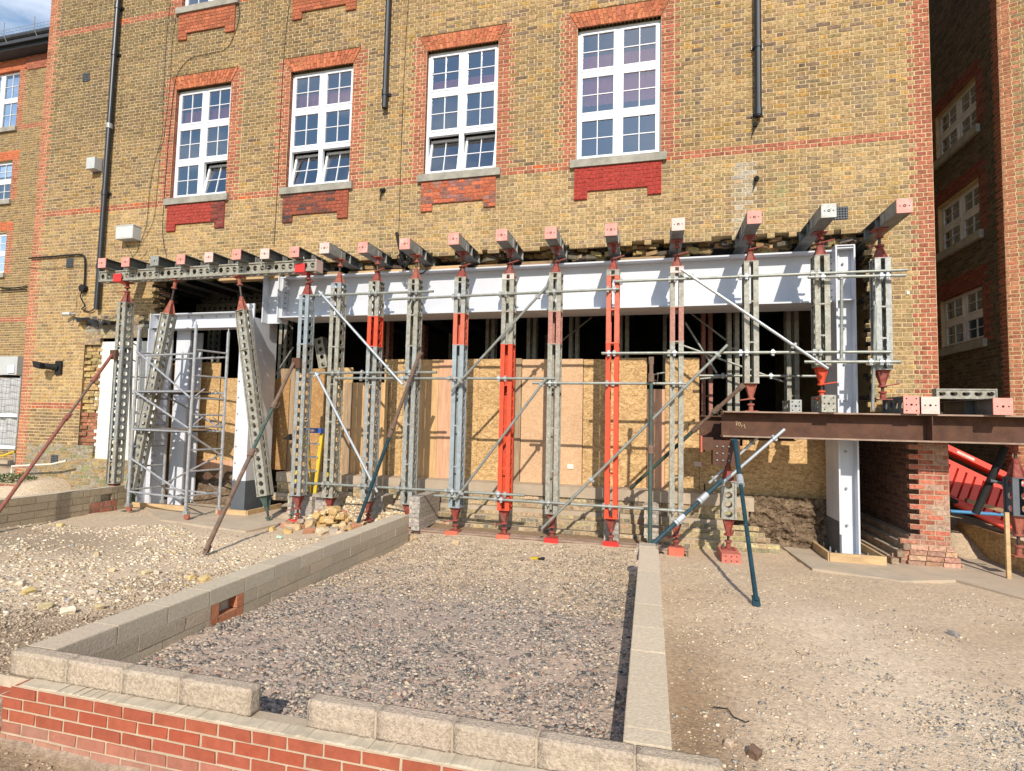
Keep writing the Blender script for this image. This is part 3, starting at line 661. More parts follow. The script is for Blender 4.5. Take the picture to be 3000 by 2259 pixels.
# loose stones, joined per kind: nobody could count them
rng = np.random.default_rng(5)
CUBE = np.array([[-1,-1,-1],[1,-1,-1],[1,1,-1],[-1,1,-1],[-1,-1,1],[1,-1,1],[1,1,1],[-1,1,1]], float)/1.5
CF = np.array([[0,3,2,1],[4,5,6,7],[0,1,5,4],[1,2,6,5],[2,3,7,6],[3,0,4,7]])
def scatter(name, n, samp, s0, s1, palette, label, power=2.0, sink=.25, cat='gravel', flat=.6):
    x, y = samp(n); n = len(x)
    s = s0+(s1-s0)*rng.random(n)**power
    v = CUBE[None]*(1+rng.uniform(-.38,.30,(n,8,1)))*np.stack([np.ones(n), rng.uniform(.6,1,n), rng.uniform(.4,.8,n)*flat/.6], 1)[:, None]
    a = rng.uniform(0, 6.28, n); t = rng.normal(0, .35, n)
    ca, sa, ct, st = np.cos(a), np.sin(a), np.cos(t), np.sin(t)
    X_, Y_, Z_ = v[..., 0], v[..., 1], v[..., 2]
    Y2 = Y_*ct[:, None]-Z_*st[:, None]; Z2 = Y_*st[:, None]+Z_*ct[:, None]
    X3 = X_*ca[:, None]-Y2*sa[:, None]; Y3 = X_*sa[:, None]+Y2*ca[:, None]
    s_ = s[:, None]
    P = np.stack([X3*s_+x[:, None], Y3*s_+y[:, None], Z2*s_+(gz(x, y)+s*sink)[:, None]], 2).reshape(-1, 3)
    Fs = (CF[None]+np.arange(n)[:, None, None]*8).reshape(-1, 4)
    me = bpy.data.meshes.new(name); me.vertices.add(len(P)); me.vertices.foreach_set('co', P.ravel())
    me.loops.add(Fs.size); me.loops.foreach_set('vertex_index', Fs.ravel().astype(np.int32))
    me.polygons.add(len(Fs)); me.polygons.foreach_set('loop_start', np.arange(0, Fs.size, 4, dtype=np.int32))
    me.update(calc_edges=True)
    pal = np.array([c for c, w_ in palette]); w_ = np.array([w_ for c, w_ in palette], float); k = rng.choice(len(pal), n, p=w_/w_.sum())
    cc = pal[k]*(1+rng.uniform(-.3,.3,(n,1))); cc = np.repeat(cc, 8, 0); c4 = np.ones((len(cc), 4), np.float32); c4[:, :3] = np.clip(cc, 0, 1)
    at = me.color_attributes.new('col', 'FLOAT_COLOR', 'POINT'); at.data.foreach_set('color', c4.ravel())
    me.materials.append(M['gravel']); ob = bpy.data.objects.new(name, me); C.objects.link(ob)
    return tag(ob, label, cat, kind='stuff')
def box_s(x0, x1, y0, y1, bias=1.0, keep=None):
    def f(n):
        x = rng.uniform(x0, x1, n); y = y0+(y1-y0)*rng.random(n)**bias
        if keep is not None: k = keep(x, y); x, y = x[k], y[k]
        return x, y
    return f
GREY = [((.22,.20,.175),3),((.31,.265,.225),3.2),((.40,.31,.25),3),((.44,.36,.27),1.8),((.50,.42,.31),.7),((.11,.10,.095),1.3),((.34,.20,.14),.5)]
def patch(x, y, s=1.0): return .5+.25*np.sin(x*2.9*s+1.3*np.sin(y*2.1*s))+.25*np.sin(y*3.7*s+1.7*np.sin(x*1.7*s+2))
def fade(x, y): return (rng.random(len(x)) < .35+.75*patch(x, y)) & (rng.random(len(x)) < 1-.86*np.clip((y+.5*np.sin(x*2.3)+.35*np.sin(x*5.1+1)-5.6)/1.5, 0, 1))
scatter('grey_gravel', 78000, box_s(-3.88, -.15, 2.97, 8.6, 1.15, fade), .006, .026, GREY, 'dark grey and mauve gravel filling the block enclosure', sink=-.05)
TANS = [((.44,.34,.23),4),((.54,.44,.31),2),((.34,.26,.18),3),((.60,.52,.40),.8),((.24,.20,.17),.8)]
scatter('pale_gravel', 16000, box_s(-3.88, -.15, 5.8, 9.3), .007, .022, TANS, 'dusty tan chippings at the far end of the block enclosure', power=3)
FL = [((.60,.49,.34),4),((.68,.59,.45),3),((.50,.39,.27),2),((.50,.36,.17),.7),((.26,.25,.24),.4)]
def keepL(x, y): return (rng.random(len(x)) < np.clip((-x-5.2+(y-3.5)*.42+.3*np.sin(y*1.3))/.7, .06, 1)*(.4+.6*patch(x,y,.8))) & (y < 8.25+.3*np.sin(x*2)) & ~((np.abs(x+10) < 2.4) & (np.abs(y-6.9) < .6) & (rng.random(len(x)) < .6))
scatter('flint_rubble', 52000, box_s(-13.5, -4.2, 3.0, 8.6, 1.0, keepL), .007, .036, FL, 'cream flint hardcore spread left of the block enclosure', power=5, sink=-.02)
BR = [((.42,.32,.22),4),((.29,.22,.16),2.4),((.46,.37,.26),2),((.56,.48,.36),1)]
def keepE(x, y): return rng.random(len(x)) < np.clip(1.2-(-x-5.2+(y-3.5)*.42)/1.6, .12, 1)
scatter('brown_gravel', 36000, box_s(-8.5, -4.17, 2.9, 8.4, 1.2, keepE), .006, .017, BR, 'fine brown ballast beside the left foundation wall')
RG = [((.52,.41,.29),4),((.43,.335,.24),2.5),((.58,.49,.36),2),((.27,.25,.23),1.3),((.64,.57,.45),.5)]
def keepR(x, y): return rng.random(len(x)) < np.clip(.25+.9*np.exp(-((x-.9)/.9)**2)*(y > 4.5)+1.1*np.exp(-((x-2.7)/1.4)**2-((y-3.9)/1.2)**2)+.5*np.sin(x*3)*np.sin(y*2.2), .1, 1)
scatter('tan_gravel', 34000, box_s(.14, 6.2, 2.6, 8.9, 1.3, keepR), .005, .018, RG, 'scattered fine chippings over the beaten soil on the right', power=3, sink=-.1)
scatter('grey_chippings', 9000, lambda n: (rng.normal(2.7, 1.0, n), rng.normal(3.9, .7, n)), .004, .018, [((.27,.255,.235),3),((.36,.33,.29),3),((.5,.44,.34),1.5),((.19,.19,.19),.6)], 'grey chippings scattered across the soil in the right foreground', power=3, sink=-.1)
scatter('soil_crumbs', 2500, box_s(-5, -1, 1.6, 2.72), .005, .018, BR, 'crumbs of brown soil in front of the red brick wall')
def keepP(x, y): return np.exp(-((x+6.3)/.9)**2-((y-10.1)/.42)**2)*1+np.exp(-((x+5.2)/.9)**2-((y-10.05)/.42)**2) > .25+.3*rng.random(len(x))
scatter('brick_rubble_slope', 5200, box_s(-7.6, -4.1, 9.3, 10.25, 1, keepP), .015, .05, FL+[((.55,.42,.25),3)], 'heap of cream rubble spilling from the footings between the steel props', cat='rubble')
# ------------------------------------------------------------------ foreground: red brick skin and concrete blocks
YB = 2.75; ZB = .385
FW = empty('low_brick_wall', (-2, YB, 0), 'new low wall of orange-red bricks across the bottom left foreground', 'wall')
def fwc(u, z, i):
    d = sm(.24-z, 0, .2); c = jit(mixc((.36,.088,.048), (.40,.22,.16), d*.8), .10)
    if z > ZB-.075 and u < -3.94: return None
    return c, mixc((.48,.385,.275), (.46,.36,.27), d*.6), 0
brickwall(FW, (0, YB, 0), (1,0,0), (0,-1,0), -5.2, .75, ZB-6*.075, ZB, fwc, None, 300, ZB-6*.075, course=.075, bond='stretcher', S=.2265, jt=.0145, single_var=8, m_='newbrick')
m = MB(); n = 150
for i in range(n):
    x0 = -3.93+4.68*i/n; x1 = -3.93+4.68*(i+1)/n; j = rnd.uniform(.003,.008); m.add([(x0, YB+.012, ZB-.006),(x0, YB+.10, ZB-.006),(x0+.02, YB+.10, ZB+j),(x0+.02, YB+.012+rnd.uniform(0,.01), ZB+j*.7),(x1+.002, YB+.012, ZB-.006),(x1+.002, YB+.10, ZB-.006),(x1+.02, YB+.10, ZB+j),(x1+.02, YB+.012+rnd.uniform(0,.01), ZB+j*.7)], [(3,2,6,7),(0,3,7,4),(1,5,6,2),(0,1,2,3),(4,7,6,5)])
m.build('mortar_bed', 'mortar2', FW)
m = MB(); m.box(-5.2, .75, YB+.1, YB+.104, -.1, ZB-.01); m.box(-5.2, .75, YB+.004, YB+.1, -.1, -.065); m.build('mortar', 'mortar2', FW)
ZT = .53
BL = empty('block_wall', (-2, 2.9, 0), 'row of grey concrete blocks on the red brick wall, broken by a gap', 'wall')
def rblock(parent, x0, x1, y0, y1, z0, z1, col, name='concrete_block', m_='block', seg=7, amp=.0026, r=.007):
    """block with rounded, slightly crumbled edges"""
    import bmesh
    bm = bmesh.new(); bmesh.ops.create_cube(bm, size=1)
    for v in bm.verts: v.co = Vector(((x0+x1)/2+v.co.x*(x1-x0), (y0+y1)/2+v.co.y*(y1-y0), (z0+z1)/2+v.co.z*(z1-z0)))
    bmesh.ops.bevel(bm, geom=bm.edges[:], offset=r, segments=2, affect='EDGES')
    bmesh.ops.subdivide_edges(bm, edges=[e for e in bm.edges if e.calc_length() > .05], cuts=seg, use_grid_fill=True)
    o_ = org(parent) if parent else Vector((0,0,0))
    for v in bm.verts:
        n_ = NZ.noise_vector(v.co*40)+NZ.noise_vector(v.co*11)*.8; v.co += n_*amp; v.co -= o_
    me = bpy.data.meshes.new(name); bm.to_mesh(me); bm.free()
    a = me.color_attributes.new('col', 'FLOAT_COLOR', 'POINT'); cc = np.ones((len(me.vertices), 4), np.float32); cc[:, :3] = col; a.data.foreach_set('color', cc.ravel())
    me.materials.append(M[m_]); me.polygons.foreach_set('use_smooth', [m_ == 'block']*len(me.polygons))
    o = bpy.data.objects.new(name, me); C.objects.link(o); 
    if parent: o.parent = parent
    return o
bcol = lambda: jit((.44,.355,.27), .04)
xl = Z(50, 1900, ZT).x; js = [xl, Y(190,1985,2.86).x, Y(354,2000,2.86).x, Y(522,2030,2.86).x, Y(732,2050,2.86).x]
js = [xl]+js[1:]
js2 = [Y(897,2090,2.86).x, Y(1100,2110,2.86).x, Y(1325,2150,2.86).x, Y(1572,2190,2.86).x, Y(1860,2250,2.86).x, Z(2118,2235,ZT).x]
for jj in (js, js2):
    for x0, x1 in zip(jj[:-1], jj[1:]): rblock(BL, x0+.001, x1-.003, 2.862, 2.962, .37, ZT+rnd.uniform(-.002,.002), bcol())
    m = MB()
    for x_ in jj[1:-1]: m.box(x_-.008, x_+.004, 2.866, 2.955, .37, ZT-.006)
    m.build('mortar', 'concrete', BL)
m = MB(); m.box(xl, js2[-1], 2.868, 2.955, -.05, .372); m.build('footing_course', 'concrete', BL)
rb_ = rblock(BL, -4.75, -4.02, 2.70, 3.02, .1, .30, bcol())
# side foundation walls
WLF = empty('block_wall', (-4.02, 5.5, 0), 'long low block wall on the left of the gravel enclosure, with an air vent gap', 'wall')
YE = Z(1180, 1507, ZT).y
vy0, vy1 = X(618, 1785, -3.9).y, X(714, 1738, -3.9).y
vz0, vz1 = .28, .42
def lcl(u, z, i):
    if vy0+.10 < u < vy1-.10 and i == 2: return None
    c = jit((.43,.355,.26), .08)
    if vy0 < u < vy1 and i > 0: c = jit((.44,.17,.09), .15)
    return c, (.43,.355,.26), 0
brickwall(WLF, (-3.9, 0, 0), (0,1,0), (1,0,0), 2.965, YE, .02, .39, lcl, lambda i, z: [vy0+.10, vy1-.10, vy0, vy1], 100, .02-0*.185, course=.123, bond='stretcher', S=.45, jt=.008, m_='blockdusty', depth=.24)
M['topbed']=M['concrete']
y = 2.965
while y < YE:
    y2 = min(YE, y+.45); 
    rblock(WLF, -4.145, -3.898, y+.0015, y2-.0015, .385, ZT+rnd.uniform(-.002,.003), jit((.48,.405,.31), .05), m_='blockdusty', seg=3, amp=.0012, r=.0045); y = y2
m = MB(); m.box(-4.14, -3.93, 2.97, YE, -.05, .12); m.box(-4.14, -3.99, vy0, vy1, .1, .385); m.box(-4.14, -3.915, 2.975, YE-.01, .12, ZT-.012) if False else None; m.build('mortar', 'mortar2', WLF)
WRF = empty('block_wall', (0, 5.5, 0), 'straight low block wall running from the front blocks to the sleeper on the right', 'wall')
yb = [2.965]+[Z(1890, yy, ZT).y for yy in (2135, 1908, 1837, 1770, 1673)]+[Z(1900, 1607, ZT).y]
yb = sorted(yb)
for a_, c_ in zip(yb[:-1], yb[1:]):
    rblock(WRF, -.125, .115, a_+.002, c_-.003, .37, ZT+rnd.uniform(-.002,.003), jit((.54,.45,.335), .04), m_='blockdusty', seg=3, amp=.0012, r=.0045)
rblock(WRF, -.16, .11, yb[-1]-.02, yb[-1]+.22, .34, ZT+.03, jit((.42,.35,.27), .06), m_='blockdusty', seg=3, amp=.004, r=.03)
brickwall(WRF, (-.12, 0, 0), (0,1,0), (-1,0,0), 2.965, yb[-1]+.2, .0, .365, lambda u, z, i: (jit((.36,.30,.23), .1), (.34,.28,.2), 0), None, 60, 0, course=.182, bond='stretcher', S=.45, m_='blockdusty', depth=.22)
# low block wall at the far left
XF = -12.4
t0, t1 = Z(0, 1470, .53), Z(357, 1424, .53); XF = (t0.x+t1.x)/2
FLW = empty('block_wall', (XF, 8.5, 0), 'low block wall with a brick-lined slot at the far left behind the hardcore', 'wall')
hv = X(305, 1465, XF).y
brickwall(FLW, (XF, 0, 0), (0,1,0), (1,0,0), 5.5, t1.y+.1, 0, .54, lambda u, z, i: None if (abs(u-hv-.05) < .12 and i == 2) else ((jit((.36,.15,.10), .2) if abs(u-hv) < .3 and i < 2 else jit((.36,.29,.20), .12)), (.34,.27,.18), 0), lambda i, z: [hv-.3, hv-.07, hv+.17, hv+.3], 60, 0, course=.135, bond='stretcher', S=.45, m_='blockdusty', depth=.22)
m = MB(); m.box(XF-.22, XF-.1, 5.5, t1.y, 0, .4); m.box(XF-.23, XF-.01, 5.5, t1.y, .541, .545); m.build('mortar', 'mortar2', FLW)
# loose larger stones one can pick out
def stone(name, p, s, col, label, group, m_='gravel', cat='stone', chunky=True):
    import bmesh
    bm = bmesh.new(); bmesh.ops.create_icosphere(bm, subdivisions=2, radius=1)
    sd = Vector((rnd.random()*50, rnd.random()*50, 0)); ax = (rnd.uniform(.8,1.3), rnd.uniform(.6,1), rnd.uniform(.45,.8)); rot = Matrix.Rotation(rnd.uniform(0,6.3), 3, 'Z') @ Matrix.Rotation(rnd.uniform(-.5,.5), 3, 'X')
    for v in bm.verts:
        q = v.co.copy()
        if chunky: q = Vector([max(-.62, min(.62, t)) for t in q])*1.35
        k = 1+.28*NZ.noise(q*1.6+sd); v.co = rot @ Vector((q.x*ax[0]*k, q.y*ax[1]*k, q.z*ax[2]*k))*s
    me = bpy.data.meshes.new(name); bm.to_mesh(me); bm.free()
    a = me.color_attributes.new('col', 'FLOAT_COLOR', 'POINT'); cc = np.ones((len(me.vertices), 4), np.float32); cc[:, :3] = col; a.data.foreach_set('color', cc.ravel())
    me.materials.append(M['blockdusty'] if m_ == 'rub' else M[m_]); ob = bpy.data.objects.new(name, me); C.objects.link(ob); ob.location = p
    return tag(ob, label, cat, group)
LS = [(85,1745),(285,1600),(180,1510),(410,1560),(560,1680),(600,1690),(130,1795),(160,1650),(200,1815),(60,1715),(270,1745),(330,1660),(430,1665),(460,1660)]
for k, (x_, y_) in enumerate(LS):
    p = Z(x_, y_, .22); p.z = float(gz(p.x, p.y))+.02; stone('flint_stone', p, rnd.uniform(.035,.07), jit(rnd.choice([(.56,.44,.26),(.6,.52,.4),(.55,.40,.18)]), .15), 'cream flint lump standing out of the hardcore spread', 'large flints in the hardcore')
for k, (x_, y_, s, c, lb) in enumerate([(2210,2225,.048,(.16,.10,.07),'dark brown clod in the right foreground, nearest the blocks'), (2135,2195,.035,(.50,.38,.28),'flat pale pebble left of the dark clod'), (2793,1846,.05,(.25,.23,.22),'dark pebble by itself on the bare soil on the right'), (288,1905-80,.05,(.48,.38,.22),'buff stone by the inner gravel edge of the ballast'), (845,1710,.035,(.52,.37,.16),'ochre pebble by the steel bars near the left wall'), (1205,1572,.10,(.46,.33,.2),'brown slab-like stone lying at the end of the sleeper'), (1335,1585,.07,(.5,.37,.22),'sandy stone against the front of the sleeper')]):
    p = Z(x_, y_, .14); p.z = float(gz(p.x, p.y))+s*.35; stone('loose_stone', p, s, c, lb, None)
# heap of broken brick and stone by the steel props
HP = Z(955, 1548, .08)
for k in range(80):
    r = abs(rnd.gauss(0, .36)); a = rnd.uniform(0, 6.3); x_ = HP.x+r*math.cos(a)*1.5; y_ = HP.y+.12+r*math.sin(a)*.6
    x_ = min(x_, -4.32); y_ = max(y_, 8.6); z_ = float(gz(x_, y_))+.02+.42*math.exp(-(r/.36)**2)*rnd.random()
    c = jit(rnd.choice([(.50,.33,.14),(.53,.40,.22),(.46,.30,.13),(.33,.28,.23),(.42,.20,.12),(.56,.45,.30)]), .15)
    stone('broken_brick_lump', (x_, y_, z_), rnd.uniform(.06,.12), c, 'yellow broken brick lump in the heap between the wall end and the props', 'broken bricks in the heap', m_='rub')
for (x_, y_) in ((820, 1568), (905, 1540-0)):
    p = Z(x_, y_, .08); p.z = float(gz(p.x, p.y))+.03; stone('green_stone', p, .055, (.42,.58,.42), 'pale green stone chip '+('left' if x_ < 850 else 'nearer the heap')+' in front of the broken brick heap', None)
p = Z(1138, 1610, .08); stone('green_stone', (p.x, p.y, float(gz(p.x, p.y))+.01), .06, (.46,.52,.36), 'flat greenish stone on the gravel just inside the enclosure', None)
# yellow glove / scrap, steel bars, root
m = MB(); p = Z(1572, 1637, .09)
m.prism([(p.x-.09, p.y-.03), (p.x+.02, p.y-.05), (p.x+.05, p.y+.02), (p.x-.02, p.y+.05), (p.x-.08, p.y+.03)], 'z', float(gz(p.x,p.y)), float(gz(p.x,p.y))+.03)
g = single(m, 'work_glove', 'yellow', 'dropped yellow and black glove on the gravel inside the enclosure', 'glove')
m = MB()
for k in range(4): m.tube((p.x+.03+.01*k, p.y-.03+.022*k, p.z+.01), (p.x+.12, p.y-.05+.03*k, p.z+.015), .011, n=6)
m.build('finger', 'blackmatt', g)
for k in range(3):
    a_, b_ = Z(770+8*k, 1742+3*k, .21), Z(812+5*k, 1716+4*k, .20); m = MB(); m.tube(a_+Vector((0,0,.015)), b_+Vector((0,0,.02)), .012, n=8)
    single(m, 'steel_bar', 'tubebright', 'short '+['rear','middle','front'][k]+' steel rod of the three lying by the left foundation wall', 'rod', 'steel rods on the gravel')
m = MB(); m.path([Z(x_, y_, .165)+Vector((0,0,.01)) for x_, y_ in ((2090,2075),(2130,2080),(2150,2105),(2185,2120),(2195,2117))], .004, 5); single(m, 'wire_offcut', 'blackmatt', 'thin dark bent wire lying on the soil in the right foreground', 'wire')
# ------------------------------------------------------------------ white steel frame
def isec(m, x0, x1, yc, z0, z1, bw=.30, tf=.028, tw=.016):
    m.box(x0, x1, yc-bw/2, yc+bw/2, z1-tf, z1); m.box(x0, x1, yc-bw/2, yc+bw/2, z0, z0+tf); m.box(x0, x1, yc-tw/2, yc+tw/2, z0+tf, z1-tf)
def bolts(parent, pts, ax=(0,-1,0), r=.016, h=.03, m_='galv', name='bolt'):
    ax = Vector(ax)
    for p in pts:
        m = MB(); p = Vector(p); m.tube(p, p+ax*h, r, n=6); m.tube(p+ax*h, p+ax*(h+.015), r*.55, n=6); m.build(name, m_, parent)
bt, bb = Y(1700, 770, D).z, Y(1700, 907, D).z
bxl, bxr = Y(826, 850, D).x, Y(2452, 740, D).x
BM = empty('steel_beam', (-3, 10.3, bb), 'long white-painted steel beam spanning the opening over the boards', 'steel beam')
for n_, yc, bw_ in (('front_girder', 10.37, .42), ('rear_girder', 10.73, .28)):
    m = MB(); isec(m, bxl, bxr, yc, bb, bt, bw_); m.build(n_, 'white', BM)
m = MB(); m.box(bxl-.02, bxl, 10.16, 10.48, bb, bt); m.box(bxr, bxr+.02, 10.16, 10.48, bb, bt)
for q in (bxl, bxr-.012): pass
m.build('end_plate', 'white', BM)
zs_ = [bb+.10+.115*k for k in range(7)]
m = MB(); m.box(bxl+.001, bxl+.05, 10.17, 10.36, bb+.03, bt-.03); m.box(bxr-.05, bxr-.001, 10.17, 10.36, bb+.03, bt-.03); m.build('cleat', 'white', BM)
for z in zs_: bolts(BM, [(bxl+.05, 10.24, z)], (1,0,0)); bolts(BM, [(bxr-.05, 10.24, z)], (-1,0,0))
# right column: open H facing the street, pair
cx0, cx1 = Z(2470, 1640, .05).x, Z(2540, 1650, .05).x
CR = empty('steel_column', ((cx0+cx1)/2, 10.3, 0), 'white steel column at the right end of the long beam with grey primer foot', 'steel column')
ctop = bt+.02
def hcol(m, x0, x1, ya, yb, z0, z1): m.box(x0, x0+.025, ya, yb, z0, z1); m.box(x1-.025, x1, ya, yb, z0, z1); m.box(x0+.025, x1-.025, (ya+yb)/2-.01, (ya+yb)/2+.01, z0, z1)
m = MB(); hcol(m, cx0, cx1, 10.03, 10.36, .06, ctop); m.build('front_stanchion', 'white', CR)
m = MB(); hcol(m, cx0, cx1, 10.38, 10.71, .06, ctop); m.build('rear_stanchion', 'white', CR)
m = MB(); m.box(cx0, cx1, 10.035, 10.36, ctop+.001, ctop+.02); m.box(cx0+.025, cx1-.025, 10.04, 10.18, bb, bb+.02); m.box(cx0+.025, cx1-.025, 10.04, 10.18, bt-.02, bt); m.build('cap_plate', 'white', CR)
m = MB(); m.box(cx0-.004, cx0-.001, 10.03, 10.71, .06, .62); m.box(cx0-.004, cx0+.026, 10.026, 10.029, .06, .42); m.build('primer_coat', 'primer', CR)
m = MB(); m.box(cx0-.12, cx1+.14, 9.92, 10.80, .038, .062); m.build('base_plate', 'galvblue', CR)
bolts(CR, [((cx0+cx1)/2, 10.182, z) for z in (.55, 1.15, 1.75, 2.6, 3.2, 3.8, 4.5, 4.9)], r=.02)
bolts(CR, [(cx0-.08, 9.96, .06), (cx0-.08, 10.25, .06), (cx0-.08, 10.6, .06), (cx1+.08, 9.96, .06), (cx0+.2, 9.95, .06)], (0,0,1), r=.012, h=.10)
m = MB(); x0, x1, ya, yb = cx0-.22, cx1+.26, 9.80, 10.95
for a, b_ in (((x0, ya), (x1, ya)), ((x0, ya), (x0, yb)), ((x1, ya), (x1, yb))):
    m = MB(); m.bar((a[0], a[1], .10), (b_[0], b_[1], .10), .045, .13); o = single(m, 'shutter_board', 'timber', {0: 'front timber edging board boxed round the right column base', 1: 'side timber edging board left of the right column base', 2: 'side timber edging board right of the right column base'}[((x0, ya), (x0, yb)) == (a, b_) and 1 or ((x1, ya) == a and 2 or 0)], 'timber board', 'shuttering boards at the right column')
# middle column, closed pair seen from its right
mx1 = -8.30; mx0 = -8.63
CM = empty('steel_column', (-8.45, 10.3, 0), 'white steel column between the tower scaffold and the boards with dark grey primer foot', 'steel column')
m = MB(); m.box(mx0, mx1, 10.0, 10.03, .06, ctop-.62); m.box(mx0, mx1, 10.36, 10.39, .06, bb); m.box(mx0+.15, mx0+.18, 10.03, 10.36, .06, bb); m.box(mx0+.01, mx1, 10.03, 10.355, .06, bb-.001); m.build('front_stanchion', 'white', CM)
m = MB(); m.box(mx0+.01, mx1, 10.395, 10.78, .06, bb-.001); m.build('rear_stanchion', 'white', CM)
m = MB(); m.box(mx0-.003, mx1+.003, 9.996, 10.784, .06, .74); m.build('primer_coat', 'primer', CM)
m = MB(); m.box(mx0-.12, mx1+.12, 9.88, 10.9, .04, .062); m.build('base_plate', 'galvblue', CM)
bolts(CM, [(mx0+.05, 10.0, .06+.35*k) for k in range(1, 9)], r=.014, h=.015); bolts(CM, [(mx1+.08, 9.94, .06), (mx1+.08, 10.5, .06), (mx0-.06, 9.93, .06)], (0,0,1), r=.011, h=.09)
m = MB(); hcol(m, bxl-.42, bxl-.022, 10.12, 10.48, bb-.1, bt+.02); m.build('stub_column', 'white', CM)
for a, b_, lb in (((mx0-.2, 9.82), (mx1+.22, 9.82), 'front'), ((mx1+.22, 9.82), (mx1+.22, 10.9), 'right-hand')):
    m = MB(); m.bar((a[0], a[1], .11), (b_[0], b_[1], .11), .045, .10); single(m, 'shutter_board', 'timber', lb+' timber edging board at the foot of the middle column', 'timber board', 'shuttering boards at the middle column')
# low left frame: beam, outer column
lzt, lzb = Y(600, 918, 10.2).z, Y(600, 963, 10.2).z
lx0 = Y(446, 930, 10.1).x
BL2 = empty('steel_beam', (-9.5, 10.2, lzb), 'short lower white steel beam over the tower scaffold bay', 'steel beam')
m = MB(); isec(m, lx0, mx0-.02, 10.25, lzb, lzt, .30, .02, .014); m.build('girder', 'white', BL2); bolts(BL2, [(lx0+.5+.38*k, 10.24, lzt-.07) for k in range(6)], r=.018, h=.02)
CL = empty('steel_column', (lx0+.2, 10.2, 0), 'white steel column at the left end, partly hidden by the raking prop and tower', 'steel column')
m = MB(); hcol(m, lx0, lx0+.36, 10.02, 10.36, .06, lzb-.001); m.box(lx0+.025, lx0+.335, 10.03, 10.035, 1.2, lzb-.01) if False else None; m.build('front_stanchion', 'white', CL)
m = MB(); m.box(lx0+.42, lx0+.80, 10.4, 10.44, .06, lzb-.001); m.box(lx0+.42, lx0+.80, 10.74, 10.78, .06, lzb-.001); m.box(lx0+.6, lx0+.62, 10.44, 10.74, .06, lzb-.001); m.build('rear_stanchion', 'white', CL)
m = MB(); m.box(lx0+.012, lx0+.03, 10.03, 10.35, lzb, lzt); m.box(lx0-.003, lx0+.36, 10.1, 10.12, lzb, lzb+.02); m.build('cap_plate', 'white', CL)
m = MB(); m.bar((lx0-.3, 9.85, .11), (lx0+1.5, 9.85, .11), .045, .10); single(m, 'shutter_board', 'timber', 'timber edging board along the foot of the left column', 'timber board')
# timber packing along the beam top
for k, (a, b_) in enumerate(((-9.5,-7.9),(-7.75,-6.4),(-6.2,-4.9),(-4.8,-3.6),(-3.4,-2.6),(-2.45,-1.75),(-.55,.25))):
    m = MB(); m.box(a, b_, 10.22, 10.42, bt+.001, bt+.06+.02*(k % 2)); single(m, 'packing_board', 'timber' if k in (0,2,3) else 'oldtimber', ORD[k]+' timber packing board from the left on top of the long white beam', 'timber board', 'timber packing on the beam')
# ------------------------------------------------------------------ perforated soldier sections
_sec = {}
def section(L_, m_):
    L_ = round(L_, 2)
    if (L_, m_) in _sec: return _sec[(L_, m_)]
    m = MB(); n = max(1, round(L_/.17)); p = L_/n; hw = .105; r = .050
    ca = math.atan2(hw, p/2); ang = sorted(set([ca, math.pi-ca, math.pi+ca, 2*math.pi-ca]+[k*math.pi/4 for k in range(8)]+[math.pi/8*k for k in (3,5,11,13)]))
    ang = [a for i, a in enumerate(ang) if i == 0 or a-ang[i-1] > .02]; q = len(ang)
    for xs_ in (-1, 1):
        for c in range(n):
            zc = (c+.5)*p; xo, xi = xs_*.088, xs_*.083
            if L_ < .2: pass
            rings = []
            for x_ in (xo, xi):
                for a in ang:
                    k = 1/max(abs(math.cos(a))/(p/2), abs(math.sin(a))/hw); rings.append((x_, math.sin(a)*k, zc+math.cos(a)*k))
                for a in ang: rings.append((x_, math.sin(a)*r, zc+math.cos(a)*r))
            F = []
            for j in range(q):
                j2 = (j+1) % q; F += [(j, j2, q+j2, q+j), (2*q+j2, 2*q+j, 3*q+j, 3*q+j2), (q+j, q+j2, 3*q+j2, 3*q+j)]
            m.add(rings, F)
            # raised rim round each hole
            R2 = [(xo+xs_*.006, math.sin(a)*(r+.006), zc+math.cos(a)*(r+.006)) for a in ang]+[(xo, math.sin(a)*(r+.010), zc+math.cos(a)*(r+.010)) for a in ang]+[(xo, math.sin(a)*r, zc+math.cos(a)*r) for a in ang]
            m.add(R2, [f for j in range(q) for f in ((j, (j+1) % q, q+(j+1) % q, q+j), (2*q+j, 2*q+(j+1) % q, (j+1) % q, j))])
        for ys_ in (-1, 1):
            m.box(min(xs_*.030, xs_*.109), max(xs_*.030, xs_*.109), min(ys_*.105, ys_*.115), max(ys_*.105, ys_*.115), .001, L_-.001)
            m.box(min(xs_*.103, xs_*.109), max(xs_*.103, xs_*.109), min(ys_*.088, ys_*.1045), max(ys_*.088, ys_*.1045), .001, L_-.001)
    for z in (0, L_-.012): m.box(-.113, .113, -.119, .119, z, z+.012)
    k = max(0, int(L_/.95))
    for i in range(1, k+1):
        z = L_*i/(k+1)
        for ys_ in (-1, 1): m.box(-.030, .030, ys_*.112-.003, ys_*.112+.003, z-.012, z+.012)
    _sec[(L_, m_)] = m.mesh('soldier_section', M[m_]); return _sec[(L_, m_)]
